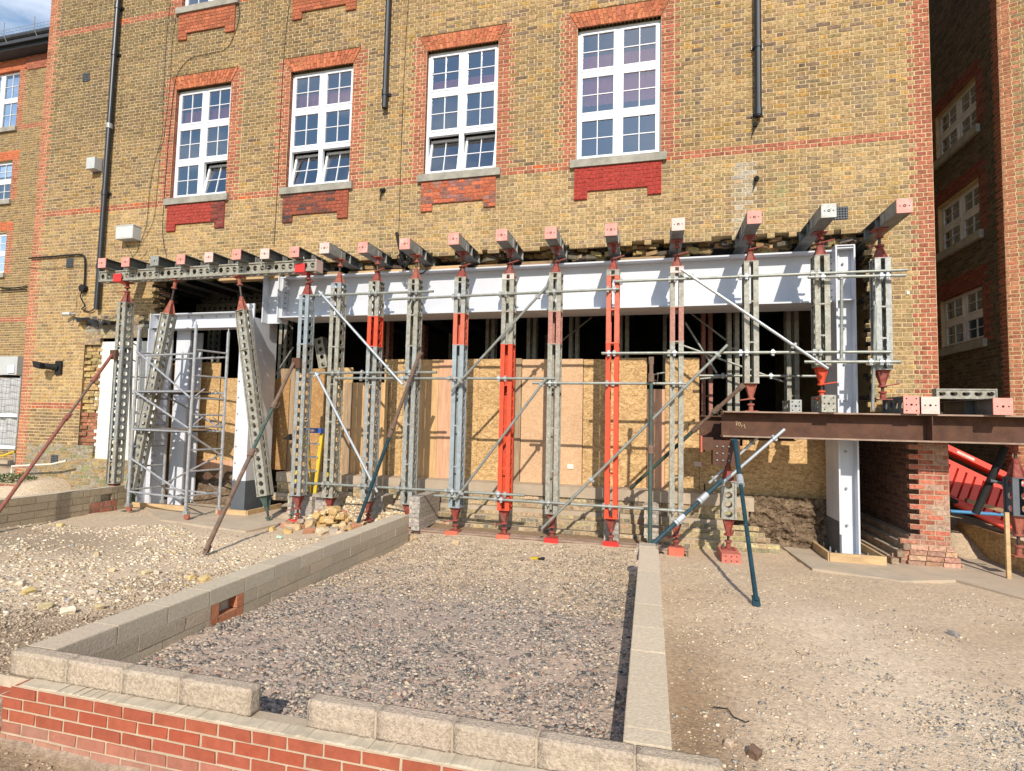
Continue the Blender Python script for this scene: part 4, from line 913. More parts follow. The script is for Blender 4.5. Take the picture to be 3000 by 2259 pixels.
def jack(L_, m_, lever=1, plate=.10, parent=None, flip=False, zoff=0, plate_m=None, cone=None):
    """screw jack, plate at 0, cone meeting the soldier at L_"""
    m = MB(); cl = min(.24 if cone is None else cone, L_*.45)
    t = lambda z: (zoff+z) if not flip else (zoff-z)
    def bx(x0, x1, y0, y1, a, b): m.box(x0, x1, y0, y1, min(t(a), t(b)), max(t(a), t(b)))
    bx(-plate, plate, -plate, plate, 0, .014); m0 = m
    m.tube((0,0,t(.012)), (0,0,t(L_*.22)), .040, .034, 12); m.tube((0,0,t(L_*.22)), (0,0,t(L_*.22+.03)), .055, n=12); m = MB()
    def bx(x0, x1, y0, y1, a, b): m.box(x0, x1, y0, y1, min(t(a), t(b)), max(t(a), t(b)))
    cb = L_-cl; m.tube((0,0,t(cb-.06)), (0,0,t(cb+.02)), .040, n=12)
    for a in range(4):      # pyramid of four fins and sloping plates
        u = Vector((math.cos(a*math.pi/2+math.pi/4), math.sin(a*math.pi/2+math.pi/4), 0)); 
        P = [(0,0,t(cb)), tuple(u*.042+Vector((0,0,t(cb-.02)))), tuple(u*.115+Vector((0,0,t(L_-.012)))), (0,0,t(L_-.012))]
        s_ = Vector((-u.y, u.x, 0))*.005; m.add([tuple(Vector(p)+s_) for p in P]+[tuple(Vector(p)-s_) for p in P], [(0,1,2,3),(7,6,5,4),(0,4,5,1),(1,5,6,2),(2,6,7,3),(3,7,4,0)])
    q = [(.058*sx, .058*sy, t(L_-.012)) for sx, sy in ((-1,-1),(1,-1),(1,1),(-1,1))]+[(.028*sx, .028*sy, t(cb)) for sx, sy in ((-1,-1),(1,-1),(1,1),(-1,1))]
    m.add(q, [(0,1,5,4),(1,2,6,5),(2,3,7,6),(3,0,4,7)])
    bx(-.085, .085, -.10, .10, L_-.012, L_)
    o = m.build('screw_jack', m_, parent, local=True); m0.build('jack_base', m_, o, local=True)
    th = MB(); th.tube((0,0,t(.1)), (0,0,t(cb)), .021, n=10); th.build('thread', 'thread', o, local=True)
    if lever:
        h = MB(); zc = t(cb-.04); h.tube((0,0,zc-.014), (0,0,zc+.014), .062, n=14); h.bar((0,-.05,zc), (.19*lever,-.10,zc+.03*lever), .035, .018); h.build('handle', m_, o, local=True)
    if plate_m: h = MB(); h.box(-.125, .125, -plate-.03, -plate-.012, min(t(-.07), t(.035)), max(t(-.07), t(.035))); h.build('clamp_plate', plate_m, o, local=True)
    return o
def prop(label, T, B, hd, ft, secs, jm='redjack', jf='redjack', turn=0, group='perforated steel props', levers=(1,-1), plate_m=None, cat='steel prop'):
    """T,B: soldier ends; hd, ft: where the jacks bear; secs: (length share, material) from the bottom"""
    T, B, hd, ft = map(Vector, (T, B, hd, ft)); ax = (T-B).normalized(); L_ = (T-B).length
    q = ax.to_track_quat('Z', 'Y'); 
    xdir = Vector((1,0,0)); xdir = (xdir-ax*xdir.dot(ax)).normalized(); ydir = ax.cross(xdir); mt = Matrix((xdir, ydir, ax)).transposed()
    fl = (B-ft).dot(ax); hl = (hd-T).dot(ax)
    root = empty('steel_prop', B-ax*fl, label, cat, group, rot=(mt @ Matrix.Rotation(turn, 3, 'Z')).to_euler())
    z = fl; tot = sum(s[0] for s in secs)
    for s, m_ in secs:
        l_ = L_*s/tot; me = section(l_, m_); o = link(me, 'soldier_section', root, loc=(0,0,z)); o.scale = (1,1,l_/round(l_,2)); z += l_
    jack(fl, jf, levers[1], parent=root, plate_m=plate_m); jack(hl, jm, levers[0], parent=root, flip=True, zoff=fl+L_+hl, cone=.17 if hd.z > 5.1 else None)
    return root
PY = 9.55; PF = 9.435; NZS = 5.25
def vprop(label, xt, yt, xb, yb, brks, mats, foot=None, hz=NZS, **k):
    """src pixels of the soldier top and bottom; brks: pixel rows of the joints, mats bottom to top"""
    T = Y(xt, yt, PF); B = Y(xb, yb, PF); x = (T.x+B.x)/2; zt_, zb_ = T.z, B.z
    zb = [zb_]+[Y(xb+(xt-xb)*(yb-r)/(yb-yt), r, PF).z for r in brks]+[zt_]
    secs = [(b_-a, m_) for a, b_, m_ in zip(zb[:-1], zb[1:], mats)]
    f = foot if foot is not None else Y(1400, 1564, 9.43).z
    return prop(label, (x, PY, zt_), (x, PY, zb_), (x, PY, hz), (x, PY, f), secs, **k)
RZ = 5.01
vprop('far left upright prop under the runner beam, standing before the white blocks', 358, 884, 319, 1417, [1285, 1015], ['galvwarm','galv','galvwarm'], foot=.10, hz=RZ, levers=(-1,0), plate_m='red')
prop('raking prop leaning right behind the tower scaffold, left one of the raking pair', Y(495,920,9.5), Y(391,1432,9.5), Y(515,820,9.5), Y(371,1497,9.5), [(2.2,'galvwarm'),(.75,'galvwarm')], jm='rustjack', jf='greenpole', turn=math.pi/2, levers=(0,0))
prop('raking prop leaning left across the middle column, right one of the raking pair', Y(712,911,9.5), Y(778,1452,9.5), Y(700,810,9.5), Y(791,1537,9.5), [(2.35,'galvwarm'),(.65,'galvwarm')], jm='rustjack', jf='greenpole', turn=math.pi/2, levers=(0,0))
vprop('blue-grey prop under the right end of the runner beam', 889, 863, 866, 1453, [1008], ['galv','galvblue'], foot=.10, hz=RZ, plate_m='red')
vprop('grey prop second from the runner end, over the yellow stepladder', 985, 828, 958, 1459, [1016, 928, 843], ['galvwarm','galvwarm','galvwarm','galvblue'], foot=.2, jm='rustjack', levers=(0,0))
vprop('grey prop with one faded red section, left of the push-pull prop that leans right', 1095, 823, 1073, 1469, [1015, 926, 836], ['galv','orange','galvwarm','galvwarm'], foot=.2)
vprop('all-grey prop behind the rusty and green leaning pole', 1210, 817, 1190, 1478, [1013, 923, 832], ['galv','galvwarm','galvwarm','galvwarm'], foot=.12, levers=(0,0), jm='rustjack')
vprop('prop with a short orange section above a long galvanised one', 1349, 811, 1328, 1488, [1010, 918, 826], ['galvblue','fadedorange','galv','galvwarm'], jm='redjack')
vprop('prop with a bright red lower half, left one of the two red props', 1489, 802, 1473, 1496, [1008, 912, 818], ['orange','galvwarm','galvwarm','whitecap'][:0] or ['orange','galvwarm','galvwarm','paleend'])
vprop('grey prop with a rust-speckled upper section between the two red props', 1626, 798, 1615, 1507, [1007, 912, 815], ['galvwarm','mauvered','galvwarm','galvwarm'])
vprop('red prop over its full height, right one of the two red props', 1793, 790, 1792, 1521, [1005, 907, 807], ['orange','fadedorange','fadedorange','galvwarm'], plate_m='red', levers=(1,0))
vprop('slim grey prop with a speckled red section, next right of the full red prop', 1984, 780, 1981, 1534, [1000, 899, 798], ['galvwarm','mauvered','galvwarm','paleend'], plate_m='redjack')
BZ = 2.37
vprop('prop standing on the rusty beam near its left end', 2201, 764, 2203, 1123, [], ['galvwarm'], foot=BZ, jf='rustjack', levers=(1,-1))
vprop('prop on the rusty beam with a bright orange foot jack, before the right column', 2408, 746, 2413, 1075, [890], ['galvwarm','galvwarm'], foot=BZ+.21, jf='orange', levers=(1,1))
vprop('rightmost prop, standing on the rusty beam against the brick quoin', 2587, 754, 2593, 1083, [898], ['galv','galv'], foot=BZ+.21, levers=(-1,1))
# ------------------------------------------------------------------ needle beams
TIP = [(296,789),(367,782),(445,775),(525,773),(604,768),(685,760),(764,757),(853,750),(944,752),(1055,752),(1178,747),(1318,727),(1463,722),(1600,715),(1772,705),(1968,692),(2188,665),(2404,646),(2613,633)]
TIP = [(298,782),(367,779),(452,776),(529,772),(611,766),(692,758),(775,756),(862,751),(950,742),(1062,740),(1185,730),(1328,716),(1469,705),(1613,699),(1790,690),(1987,675),(2210,655),(2428,632),(2650,610)]
TW = [24,26,27,27,26,28,28,29,30,31,33,34,36,37,38,42,46,49,52]
pinks = 'p p w p q p q p q p p p p p p q p w p'.split()
for k, ((px, py), c) in enumerate(zip(TIP, pinks)):
    p = Z(px, py+(2 if k < 8 else 0), NZS); x, y0 = p.x, p.y
    y0 = max(8.85, min(9.35, y0)); x = Y(px, py, y0).x
    cname = {'p': 'pink', 'w': 'pale grey', 'q': 'worn pink and white'}[c]
    where = ('on the runner beam at the left' if k < 8 else 'over the propped opening')
    lb = f'grey needle beam with {cname} end, ' + (ORD[k] if k < 8 else ORD[k-8])+' from the left of those '+where
    root = empty('needle_beam', (x, y0, NZS), lb, 'needle beam', 'needle beams through the facade')
    hw = .098; Ln = 3.0
    m = MB(); m.box(-hw, hw, .01, Ln, .19, .203); m.box(-.006, .006, .01, Ln, .012, .19); m.build('beam', 'needle', root, local=True)
    m = MB(); m.box(-hw, hw, .01, Ln, 0, .012); m.build('bottom_flange', 'needleunder' , root, local=True)
    m = MB()
    if k >= 8: m.box(-hw, -hw+.008, .01, .42, .012, .19); m.box(hw-.008, hw, .01, .42, .012, .19)
    m.box(-hw-.012, -hw-.001, .42, .56, .01, .17); m.box(hw+.001, hw+.012, .42, .56, .01, .17); m.build('side_plate', 'needlelight', root, local=True)
    m = MB()
    for yy in (.78, 1.25): m.box(-hw, -.006, yy, yy+.01, .012, .19); m.box(.006, hw, yy, yy+.01, .012, .19)
    m.build('stiffener', 'needlelight', root, local=True)
    m = MB(); m.box(-.102, .102, -.006, .01, -.002, .205); e = m.build('end_plate', {'p': 'pinkend', 'w': 'galv', 'q': 'paleend'}[c], root, local=True)
    for hx, r in ((-.06,.009),(0,.021),(.06,.009)):
        m = MB(); m.tube((hx, -.008, .10), (hx, -.0061, .10), r, n=10); m.build('hole', 'hole', e, local=True)
    m = MB(); m.tube((0, -.0095, .097), (0, -.0081, .097), .009, n=8); m.build('boss', {'p': 'pinkend', 'w': 'galv', 'q': 'paleend'}[c], e, local=True)
# runner beam carrying the first eight
rx0, rx1 = Y(290, 800, 9.385).x, Y(925, 770, 9.385).x
RN = empty('runner_beam', (rx0, 9.5, RZ+.12), 'perforated steel runner beam lying level under the eight left needle beams', 'steel beam', rot=(0,0,0))
x = rx0; tot = rx1-rx0
for s, m_ in ((1.0,'galvwarm'), (.62,'galvwarm'), (tot-1.62,'galvwarm')):
    me = section(s, m_); o = link(me, 'soldier_section', RN, loc=(x-rx0, 0, 0)); o.rotation_euler = Matrix(((0,0,1),(1,0,0),(0,1,0))).to_euler(); x += s
m = MB(); m.box(rx1+.001, rx1+.012, 9.385, 9.615, RZ+.002, RZ+.238); m.build('end_plate', 'paleend', RN)
for px in (345, 878):
    p = Y(px, 800, 9.36); m = MB(); m.box(p.x-.11, p.x+.11, 9.352, 9.366, RZ-.02, RZ+.15); m.box(p.x-.11, p.x+.11, 9.36, 9.62, RZ-.02, RZ-.008); 
    single(m, 'clamp_bracket', 'red', 'bright red bracket on the runner beam '+('near its left end' if px < 500 else 'near its right end'), 'bracket')
for px in (372, 453, 528, 610, 632, 695, 765, 888):
    p = Y(px, 775, 9.40); m = MB(); m.tube((p.x, 9.41, RZ+.15), (p.x, 9.41, RZ+.30), .012, n=6); m.tube((p.x, 9.41, RZ+.2), (p.x, 9.41, RZ+.235), .024, n=6); m.box(p.x-.03, p.x+.03, 9.38, 9.45, RZ+.238, RZ+.252); single(m, 'beam_clip', 'galv', 'small hooked clip tying a needle beam down to the runner', 'clip', 'clips along the runner beam')
# sleeper beam half buried under the props
sx0, sx1 = Z(1205, 1535, .1).x, Z(2020, 1620, .1).x
SZ = Y(1400, 1564, 9.43).z
SLP = empty('sleeper_beam', (sx0, 9.55, 0), 'dusty perforated steel sleeper half buried under the red and grey props', 'steel beam')
me = section(sx1-sx0, 'rustedge'); o = link(me, 'soldier_section', SLP, loc=(0, 0, SZ-.12)); o.rotation_euler = Matrix(((0,0,1),(1,0,0),(0,1,0))).to_euler()
for px in (1322,1473,1615,1792,1981):
    x = Y(px, 1590, 9.43).x; m = MB(); m.box(x-.12, x+.12, 9.40, 9.428, SZ-.12, SZ+.02); m.build('clamp_plate', 'red' if px > 1600 and px < 1800 else 'fadedorange', SLP)
# ------------------------------------------------------------------ rusty beam on the right and what stands on it
rb0 = Y(2117, 1204, 9.4).x
RU = empty('steel_beam', (rb0, 9.5, 1.96), 'rusty brown steel beam with "10M" chalked on its web, running out of the right edge', 'steel beam')
m = MB(); m.box(rb0, 8.2, 9.554, 9.566, 1.98, BZ-.022); m.box(rb0, rb0+.0, 9.4, 9.6, 2, 2.3) if False else None; m.build('web', 'rust', RU)
m = MB(); m.box(rb0, 8.2, 9.36, 9.76, BZ-.022, BZ); m.build('top_flange', 'rustedge', RU)
m = MB(); m.box(rb0, 8.2, 9.36, 9.76, 1.955, 1.978); m.build('bottom_flange', 'rustedge', RU)
for x_ in (rb0+2.9, rb0+4.3): m = MB(); m.box(x_, x_+.012, 9.37, 9.554, 1.98, BZ-.022); m.build('stiffener', 'rust', RU)
M['chalk'] = mat('yellow_chalk', (.62,.52,.30), .95, namt=.1)
m = MB(); cw = lambda u, v: (Y(2155+u, 1228+v, 9.55).x, 9.551, Y(2155+u, 1235+v, 9.55).z)
for pts in ([(0,2),(5,0),(2,12)], [(10,3),(7,9),(11,13),(15,9),(13,3),(10,3)], [(18,16),(19,8),(22,14),(25,8),(28,20)]): m.path([cw(*p_) for p_ in pts], .004, 4)
m.build('chalk_mark', 'chalk', RU)
RU2 = empty('steel_beam', (rb0, 10.0, 1.96), 'second rusty beam end showing in the shade behind the first', 'steel beam')
ux = Y(2050, 1230, 10.0).x
m = MB(); isec(m, ux, rb0+1.2, 10.05, 1.9, 2.3, .2, .02, .012); m.build('girder', 'rust', RU2)
# short prop carrying the rusty beam's end
q = Y(2136, 1440, PF)
prop('short perforated prop under the left end of the rusty beam, among teal poles', (q.x, PY, Y(2136,1410,PF).z), (q.x, PY, Y(2136,1522,PF).z), (q.x, PY, 1.955), (q.x, PY, .16), [(1,'galvwarm')], jm='redjack', jf='redjack', turn=math.pi/2, levers=(0,1))
m = MB(); p = Z(2135, 1655, .1)
m.box(q.x-.14, q.x+.14, 9.2, 9.75, .02, .155); b0 = single(m, 'steel_block', 'pinkjack', 'pink painted steel packing block under the short prop', 'steel block')
for a in (-.08, 0, .08):
    for z in (.05, .12): m = MB(); m.tube((q.x+a, 9.196, z), (q.x+a, 9.1999, z), .01, n=8); m.build('hole', 'hole', b0)
m = MB(); px0 = Y(2085, 1285, 9.38).x; px1 = Y(2168, 1285, 9.38).x
m.box(px0+.02, px1, 9.38, 9.66, 1.50, 1.9); m.box(px0-.14, px0+.02, 9.36, 9.6, 1.74, 1.94); b0 = single(m, 'jack_head', 'rust', 'red bolted steel head block between the short prop and rusty beam', 'jack')
bolts(b0, [(px0+.08+.09*i, 9.38, 1.58+.11*j) for i in range(3) for j in range(3)], r=.014, h=.015)
m = MB(); m.box(px0-.17, px0-.145, 9.35, 9.6, 1.70, 1.96); m.build('end_plate', 'fadedorange', b0)
# off-cuts standing on the rusty beam
def stubbeam(px0, px1, pyb, pyt, y0, ln, m_side, m_end, label, holes9=False, perforated=False):
    a, b_ = Y(px0, pyb, y0), Y(px1, pyb, y0); top = Y(px0, pyt, y0).z; h = top-BZ; wd = b_.x-a.x; xc = (a.x+b_.x)/2
    root = empty('beam_offcut', (xc, y0, BZ+.003), label, 'steel offcut', 'beam offcuts on the rusty beam')
    if perforated:
        me = section(ln, m_side); o = link(me, 'soldier_section', root, loc=(0, ln+.012, h/2), rot=(math.pi/2,0,0), scale=(wd/.22,h/.238,1)); o.rotation_euler = Matrix(((1,0,0),(0,0,-1),(0,1,0))).to_euler()
    else:
        m = MB(); m.box(-wd/2, wd/2, .01, ln, h-.013, h); m.box(-wd/2, wd/2, .01, ln, 0, .012); m.box(-.006, .006, .01, ln, .012, h-.013); m.box(-wd/2, -.006, ln*.45, ln*.45+.01, .012, h-.013); m.build('beam', m_side, root, local=True)
    m = MB(); m.box(-wd/2-.004, wd/2+.004, -.006, .01, 0, h+.003); e = m.build('end_plate', m_end, root, local=True)
    pts = [(i*wd*.32, h/2+j*h*.34) for i in (-1,0,1) for j in (-1,0,1) if i or not j] if holes9 else [(-wd*.3, h/2), (0, h/2), (wd*.3, h/2)]
    for hx, hz in pts: m = MB(); m.tube((hx, -.008, hz), (hx, -.0061, hz), .017 if hx == 0 else .011, n=10); m.build('hole', 'hole', e, local=True)
stubbeam(2408, 2449, 1206, 1158, 9.28, .55, 'galvwarm', 'galvwarm', 'grey nine-hole beam offcut under the orange jack on the rusty beam', True, True)
stubbeam(2315, 2348, 1205, 1172, 9.6, .5, 'galv', 'galv', 'small grey beam offcut on the rusty beam left of the orange jack', True, True)
stubbeam(2648, 2693, 1209, 1160, 9.30, .75, 'needle', 'pinkend', 'dark perforated offcut with a pink six-hole end plate under the rightmost prop', True, True)
stubbeam(2700, 2752, 1208, 1163, 9.32, .5, 'needle', 'paleend', 'beam offcut with a cream end plate right of the pink six-hole one', False)
stubbeam(2911, 2967, 1212, 1167, 9.2, 1.6, 'needle', 'pinkend', 'long dark beam offcut with a pink end plate near the right edge', False)
a, b_ = Y(2752, 1160, 9.55), Y(2933, 1160, 9.55); root = empty('beam_offcut', (a.x, 9.7, BZ+.26), 'pale four-hole perforated beam offcut lying across the pink-ended one at the right edge', 'steel offcut')
me = section(b_.x-a.x, 'galvwarm'); o = link(me, 'soldier_section', root); o.rotation_euler = Matrix(((0,0,1),(1,0,0),(0,1,0))).to_euler(); o.location = (0,0,.06); o.scale = (.6,.66,1)
# ------------------------------------------------------------------ tubes
def tube(label, A, B, r=.024, m_='tube', clips=(), grp='scaffold tubes bracing the props', name='scaffold_tube', cat='scaffold tube'):
    A, B = Vector(A), Vector(B); root = empty(name, A, label, cat, grp)
    m = MB(); m.tube(A, B, r, n=12); m.build('tube', m_, root)
    d = (B-A).normalized()
    m = MB(); m.tube(A-d*.001, A+d*.0, r*.8, n=10); m.tube(B, B+d*.001, r*.8, n=10); m.build('open_end', 'hole', root)
    for t in clips:
        p = A+(B-A)*t; c = MB(); n_ = Vector((0,-1,0)); u = d.cross(n_).normalized()
        c.tube(p-d*.028, p+d*.028, r+.011, n=12); c.obox(p+Vector((0,.035,0)), d*.025, u*.028, (0,.03,0)); c.tube(p+u*.045-n_*.02+n_*.03, p+u*.045+n_*.06, .009, n=6); c.obox(p+u*.042, d*.018, u*.012, (0,.02,0)); c.obox(p-u*.04, d*.018, u*.010, (0,.018,0))
        c.build('coupler', 'tubebright' if rnd.random() < .35 else 'galv', root)
    return root
def T_(label, a, b, yd=9.40, y2=None, props=(), **k):
    A, B = Y(*a, yd), Y(*b, y2 if y2 is not None else yd); cl = []
    for px in props: cl += [(px-6-a[0])/(b[0]-a[0]), (px+12-a[0])/(b[0]-a[0])]
    cl += list(k.pop('extra', ())); return tube(label, A, B, clips=[c for c in cl if 0.01 < c < .99], **k)
H = 'level scaffold tube '
T_(H+'across the beam face, upper left', z1(345,525), z1(1485,485), props=(985,1095,1210))
T_(H+'across the beam face from the leaning-pole prop to the red prop', z1(1070,560), z2(1310,780), props=(1210,1349,1489,1626,1790))
T_(H+'across the beam face on the right, longest upper one', z2(1260,712), z3(2080,762), props=(1810,1984,2201,2408))
T_(H+'ending short, just below the upper right one', z3(1160,830), z3(2065,812), 9.34, props=(2400,2590))
T_('upright scaffold tube in front of the right column', z3(1470,815), z3(1470,1610), 9.36, extra=(.02,.98))
T_(H+'at mid height on the left, upper of two', z1(345,1242), z1(1515,1235), props=(985,1072,1210), extra=(.65,))
T_(H+'at mid height, lower, ending by the middle grey prop', z1(570,1290), (1626,1109), props=(1072,1200,1338,1480), yd=9.40)
T_(H+'at mid height crossing the full red prop', z2(505,1650), (2010,1124), props=(1620,1792,1982))
T_(H+'across the dark opening on the right', z2(1145,1375), z3(1930,1520), props=(1792,1984,2201,2410), extra=(.62,))
T_(H+'before the right column at the foot of its props', z3(1125,1612), z3(2015,1612), 9.34, props=(2590,), extra=(.7,))
T_('upright pale scaffold tube right of the right column, standing on the rusty beam', z3(1785,1085), z6(1758,480), 9.45, m_='tube')
T_(H+'at the feet of the left props, upper of the low pair', z4(310,680), z5(435,795), props=(958,1073,1190,1328,1473))
T_(H+'at the feet of the red props, lower of the low pair', z4(1490,795), z5(1910,940), props=(1328,1473,1615,1792,1981))
T_(H+'short stub by the stepladder', z4(150,800), z4(320,770), 9.8, props=())
G = 'diagonal scaffold tube '
T_(G+'falling right from the upper left tube', z1(425,485), z1(1200,1350), 9.34, m_='tubebright', extra=(.03,.82))
T_(G+'falling right below it, down to the low tube', z1(395,1240), z4(965,765), 9.34, m_='tubebright', extra=(.02,.9))
T_(G+'rising right across the left red prop, upper one', z1(1650,1410), z2(645,750), 9.34, extra=(.1,.9))
T_(G+'rising right below, behind the left red prop', z4(1695,820), z2(635,1605), 9.34, extra=(.05,.95))
T_(G+'long, rising right across the full red prop to the dark opening', z5(590,1105), z3(415,1455), 9.33, extra=(.28,.95,.78))
T_(G+'long and bright, falling right to the orange jack', z2(1885,600), z6(1345,95), 9.33, m_='tubebright', extra=(.07,.78))
T_(G+'bright, at the rusty beam end, front one', z6(945,655), z6(320,1195), 9.25, m_='tubebright', extra=(.15,.92))
T_(G+'bright, at the rusty beam end, rear one', z6(690,735), z6(245,1155), 9.65, m_='tubebright', extra=(.1,.9))
def pole(label, pts, mats, r=.03, grp='push-pull props', collar=True, fork=True, name='push_pull_prop'):
    A = Vector(pts[0]); root = empty(name, A, label, 'push-pull prop', grp)
    for i in range(len(pts)-1):
        a, b_ = Vector(pts[i]), Vector(pts[i+1]); m = MB(); rr = r*(1 if i % 2 == 0 else .82); m.tube(a, b_, rr, n=12); m.build('tube', mats[i], root)
        if collar and i: d = (b_-a).normalized(); m = MB(); m.tube(a-d*.07, a+d*.07, r*1.45, n=12); u = d.cross(Vector((0,1,0))).normalized(); (m.path([a+u*.03+d*(.02), a+u*.10+d*.06, a+u*.11-d*.06, a+u*.03-d*.05], .008, 5) if mats[0] != 'teal' else m.tube(a+d*.08, a+d*.12, r*1.6, n=12)); m.build('collar', 'tubebright' if mats[0] == 'teal' else mats[0], root)
    if fork:
        for s, p, o_ in ((0, pts[0], pts[1]), (1, pts[-1], pts[-2])):
            p = Vector(p); d = (p-Vector(o_)).normalized(); u = d.cross(Vector((0,1,0))).normalized(); m = MB(); m.obox(p, d*.06, (0,.006,0), u*.04); m.obox(p+Vector((0,.05,0)), d*.06, (0,.006,0), u*.04); m.tube(p-Vector((0,.02,0)), p+Vector((0,.07,0)), .012, n=8); m.build('fork', mats[0], root)
    return root
def seg(a, b, ts): a, b = Vector(a), Vector(b); return [a+(b-a)*t for t in ts]
a, b_ = Y(328, 1040, 9.38), Z(-30, 1535, .22)
pole('long leaning push-pull prop crossing the left edge, red below and green in the middle', seg(a, b_, (0, .18, .43, 1.0)), ['redpole','rustpole','redpole'], .032)
for i in range(1): pass
a, b_ = Y(860, 1065, 9.36), Z(603, 1612, .12)
pole('leaning brown and green push-pull prop in front of the middle column', seg(a, b_, (0, .28, .55, 1.0)), ['rustpole','greenpole','rustpole'], .034)
m = MB(); p = Y(866, 1065, 9.36); m.box(p.x-.09, p.x+.09, 9.36, 9.43, p.z-.09, p.z+.11); single(m, 'clamp_bracket', 'rust', 'rusty bracket holding the brown and green push-pull prop to the blue-grey prop', 'bracket')
m = MB(); p = Y(330, 1040, 9.36); m.box(p.x-.08, p.x+.08, 9.36, 9.43, p.z-.09, p.z+.11); single(m, 'clamp_bracket', 'rust', 'rusty bracket holding the far left push-pull prop', 'bracket')
a, b_ = Y(1228, 1040, 9.32), Y(1041, 1553, 9.2)
pole('push-pull prop leaning right, rusty above and teal below, foot at the block wall end', seg(a, b_, (0, .40, .45, 1.0)), ['rustpole','greenpole','teal'], .034)
a, b_ = Y(2171, 1134, 9.15), Y(1850, 1428, 10.1)
pole('leaning push-pull prop behind the slim grey prop, brown top and green foot', seg(a, b_, (0, .2, .38, 1.0)), ['rustpole','rustpole','greenpole'], .032)
a, b_ = Y(1908, 1056, 9.28), Z(1903, 1596, ZT+.04); b_ = Vector((a.x, 9.0, .25)); b_ = Y(1904, 1592, 9.0)
pole('upright green push-pull prop with a rusty top, standing behind the low wall end', seg(a, b_, (0, .10, .50, 1.0)), ['rustpole','greenpole','greenpole'], .034)
a, b_ = Y(2153, 1293, 9.25), Z(2216, 1762, .12)
pole('teal push-pull prop leaning outwards to the bare soil', seg(a, b_, (0, .30, 1.0)), ['teal','teal'], .034)
a, b_ = Y(2110, 1412, 9.15), Y(1913, 1594, 8.6)
pole('teal push-pull prop sloping down left to the low block wall', seg(a, b_, (0, .25, .60, 1.0)), ['teal','teal','teal'], .034)
# ------------------------------------------------------------------ inner props in the dark behind the boards
IN = [(838,11.6,'galvwarm'),(1135,12.2,'mauvered'),(1238,13,'mauvered'),(1440,12.2,'galvwarm'),(1560,12.2,'galvwarm'),(1683,12.2,'galvwarm'),(1828,12.2,'galvwarm'),(1957,12.6,'galvwarm'),(2146,11.4,'galvwarm'),(2318,11.6,'galvwarm'),(628,12.6,'galvwarm'),(1610,15,'galvwarm'),(1330,14.5,'galvwarm'),(2070,12.0,'mauvered')]
for k, (px, yy, m_) in enumerate(IN):
    x = Y(px, 980, yy).x; root = empty('steel_prop', (x, yy, .03), f'shaded prop inside the building, {ORD[sorted(i[0] for i in IN).index(px)]} from the left behind the boards', 'steel prop', 'props inside the building')
    link(section(3.6, m_), 'soldier_section', root, loc=(0,0,.9)); link(section(.9, m_), 'soldier_section', root, loc=(0,0,4.51)) if yy < 13 else None
    jack(.9, 'redjack', 0, parent=root)
root = empty('steel_prop', Y(955,1080,11.2), 'small raking perforated prop in the dark behind the second left prop', 'steel prop', rot=(0,R(-14),0)); link(section(.72,'galvwarm'), 'soldier_section', root, rot=(0,0,math.pi/2))
for k, (a, b_, yy) in enumerate([(z2(1920,1090),z2(2212,1560),10.95),(z2(1980,1010),z3(400,1410),11.3),(z2(765,1270),z2(1055,1040),11.8),(z1(20,1260),z1(190,1000),11.0),(z6(0,-120),z6(930,215),10.9),(z6(160,190),z6(400,170),11.0),(z2(1575,1580),z2(1730,1555),11.4)]):
    tube(f'thin tube in the dark interior, {ORD[k]} of the inner braces', Y(*a, yy), Y(*b_, yy), .02, 'tube', grp='tubes inside the building')
tube('level tube in the dark opening above the rusty beam', Y(*z6(155,160), 10.6), Y(*z6(1280,165), 10.6), .024, 'tube', clips=(.2,.6), grp='tubes inside the building')
for (za, zb) in ((4.52, 4.95),):
    m = MB(); 
    x0, x1 = Y(590, 900, 12.3).x, Y(700, 900, 12.3).x
root = empty('runner_beam', (Y(585,890,12.3).x, 12.3, Y(640,905,12.3).z), 'shaded perforated runner beam inside, above the lower white beam, lower of two', 'steel beam')
o = link(section(2.2,'galvwarm'), 'soldier_section', root); o.rotation_euler = Matrix(((0,0,1),(1,0,0),(0,1,0))).to_euler()
root = empty('runner_beam', (Y(600,880,12.5).x, 12.5, Y(640,880,12.5).z+.02), 'shaded perforated runner beam inside, above the lower white beam, upper of two', 'steel beam')
o = link(section(2.2,'galvwarm'), 'soldier_section', root); o.rotation_euler = Matrix(((0,0,1),(1,0,0),(0,1,0))).to_euler()
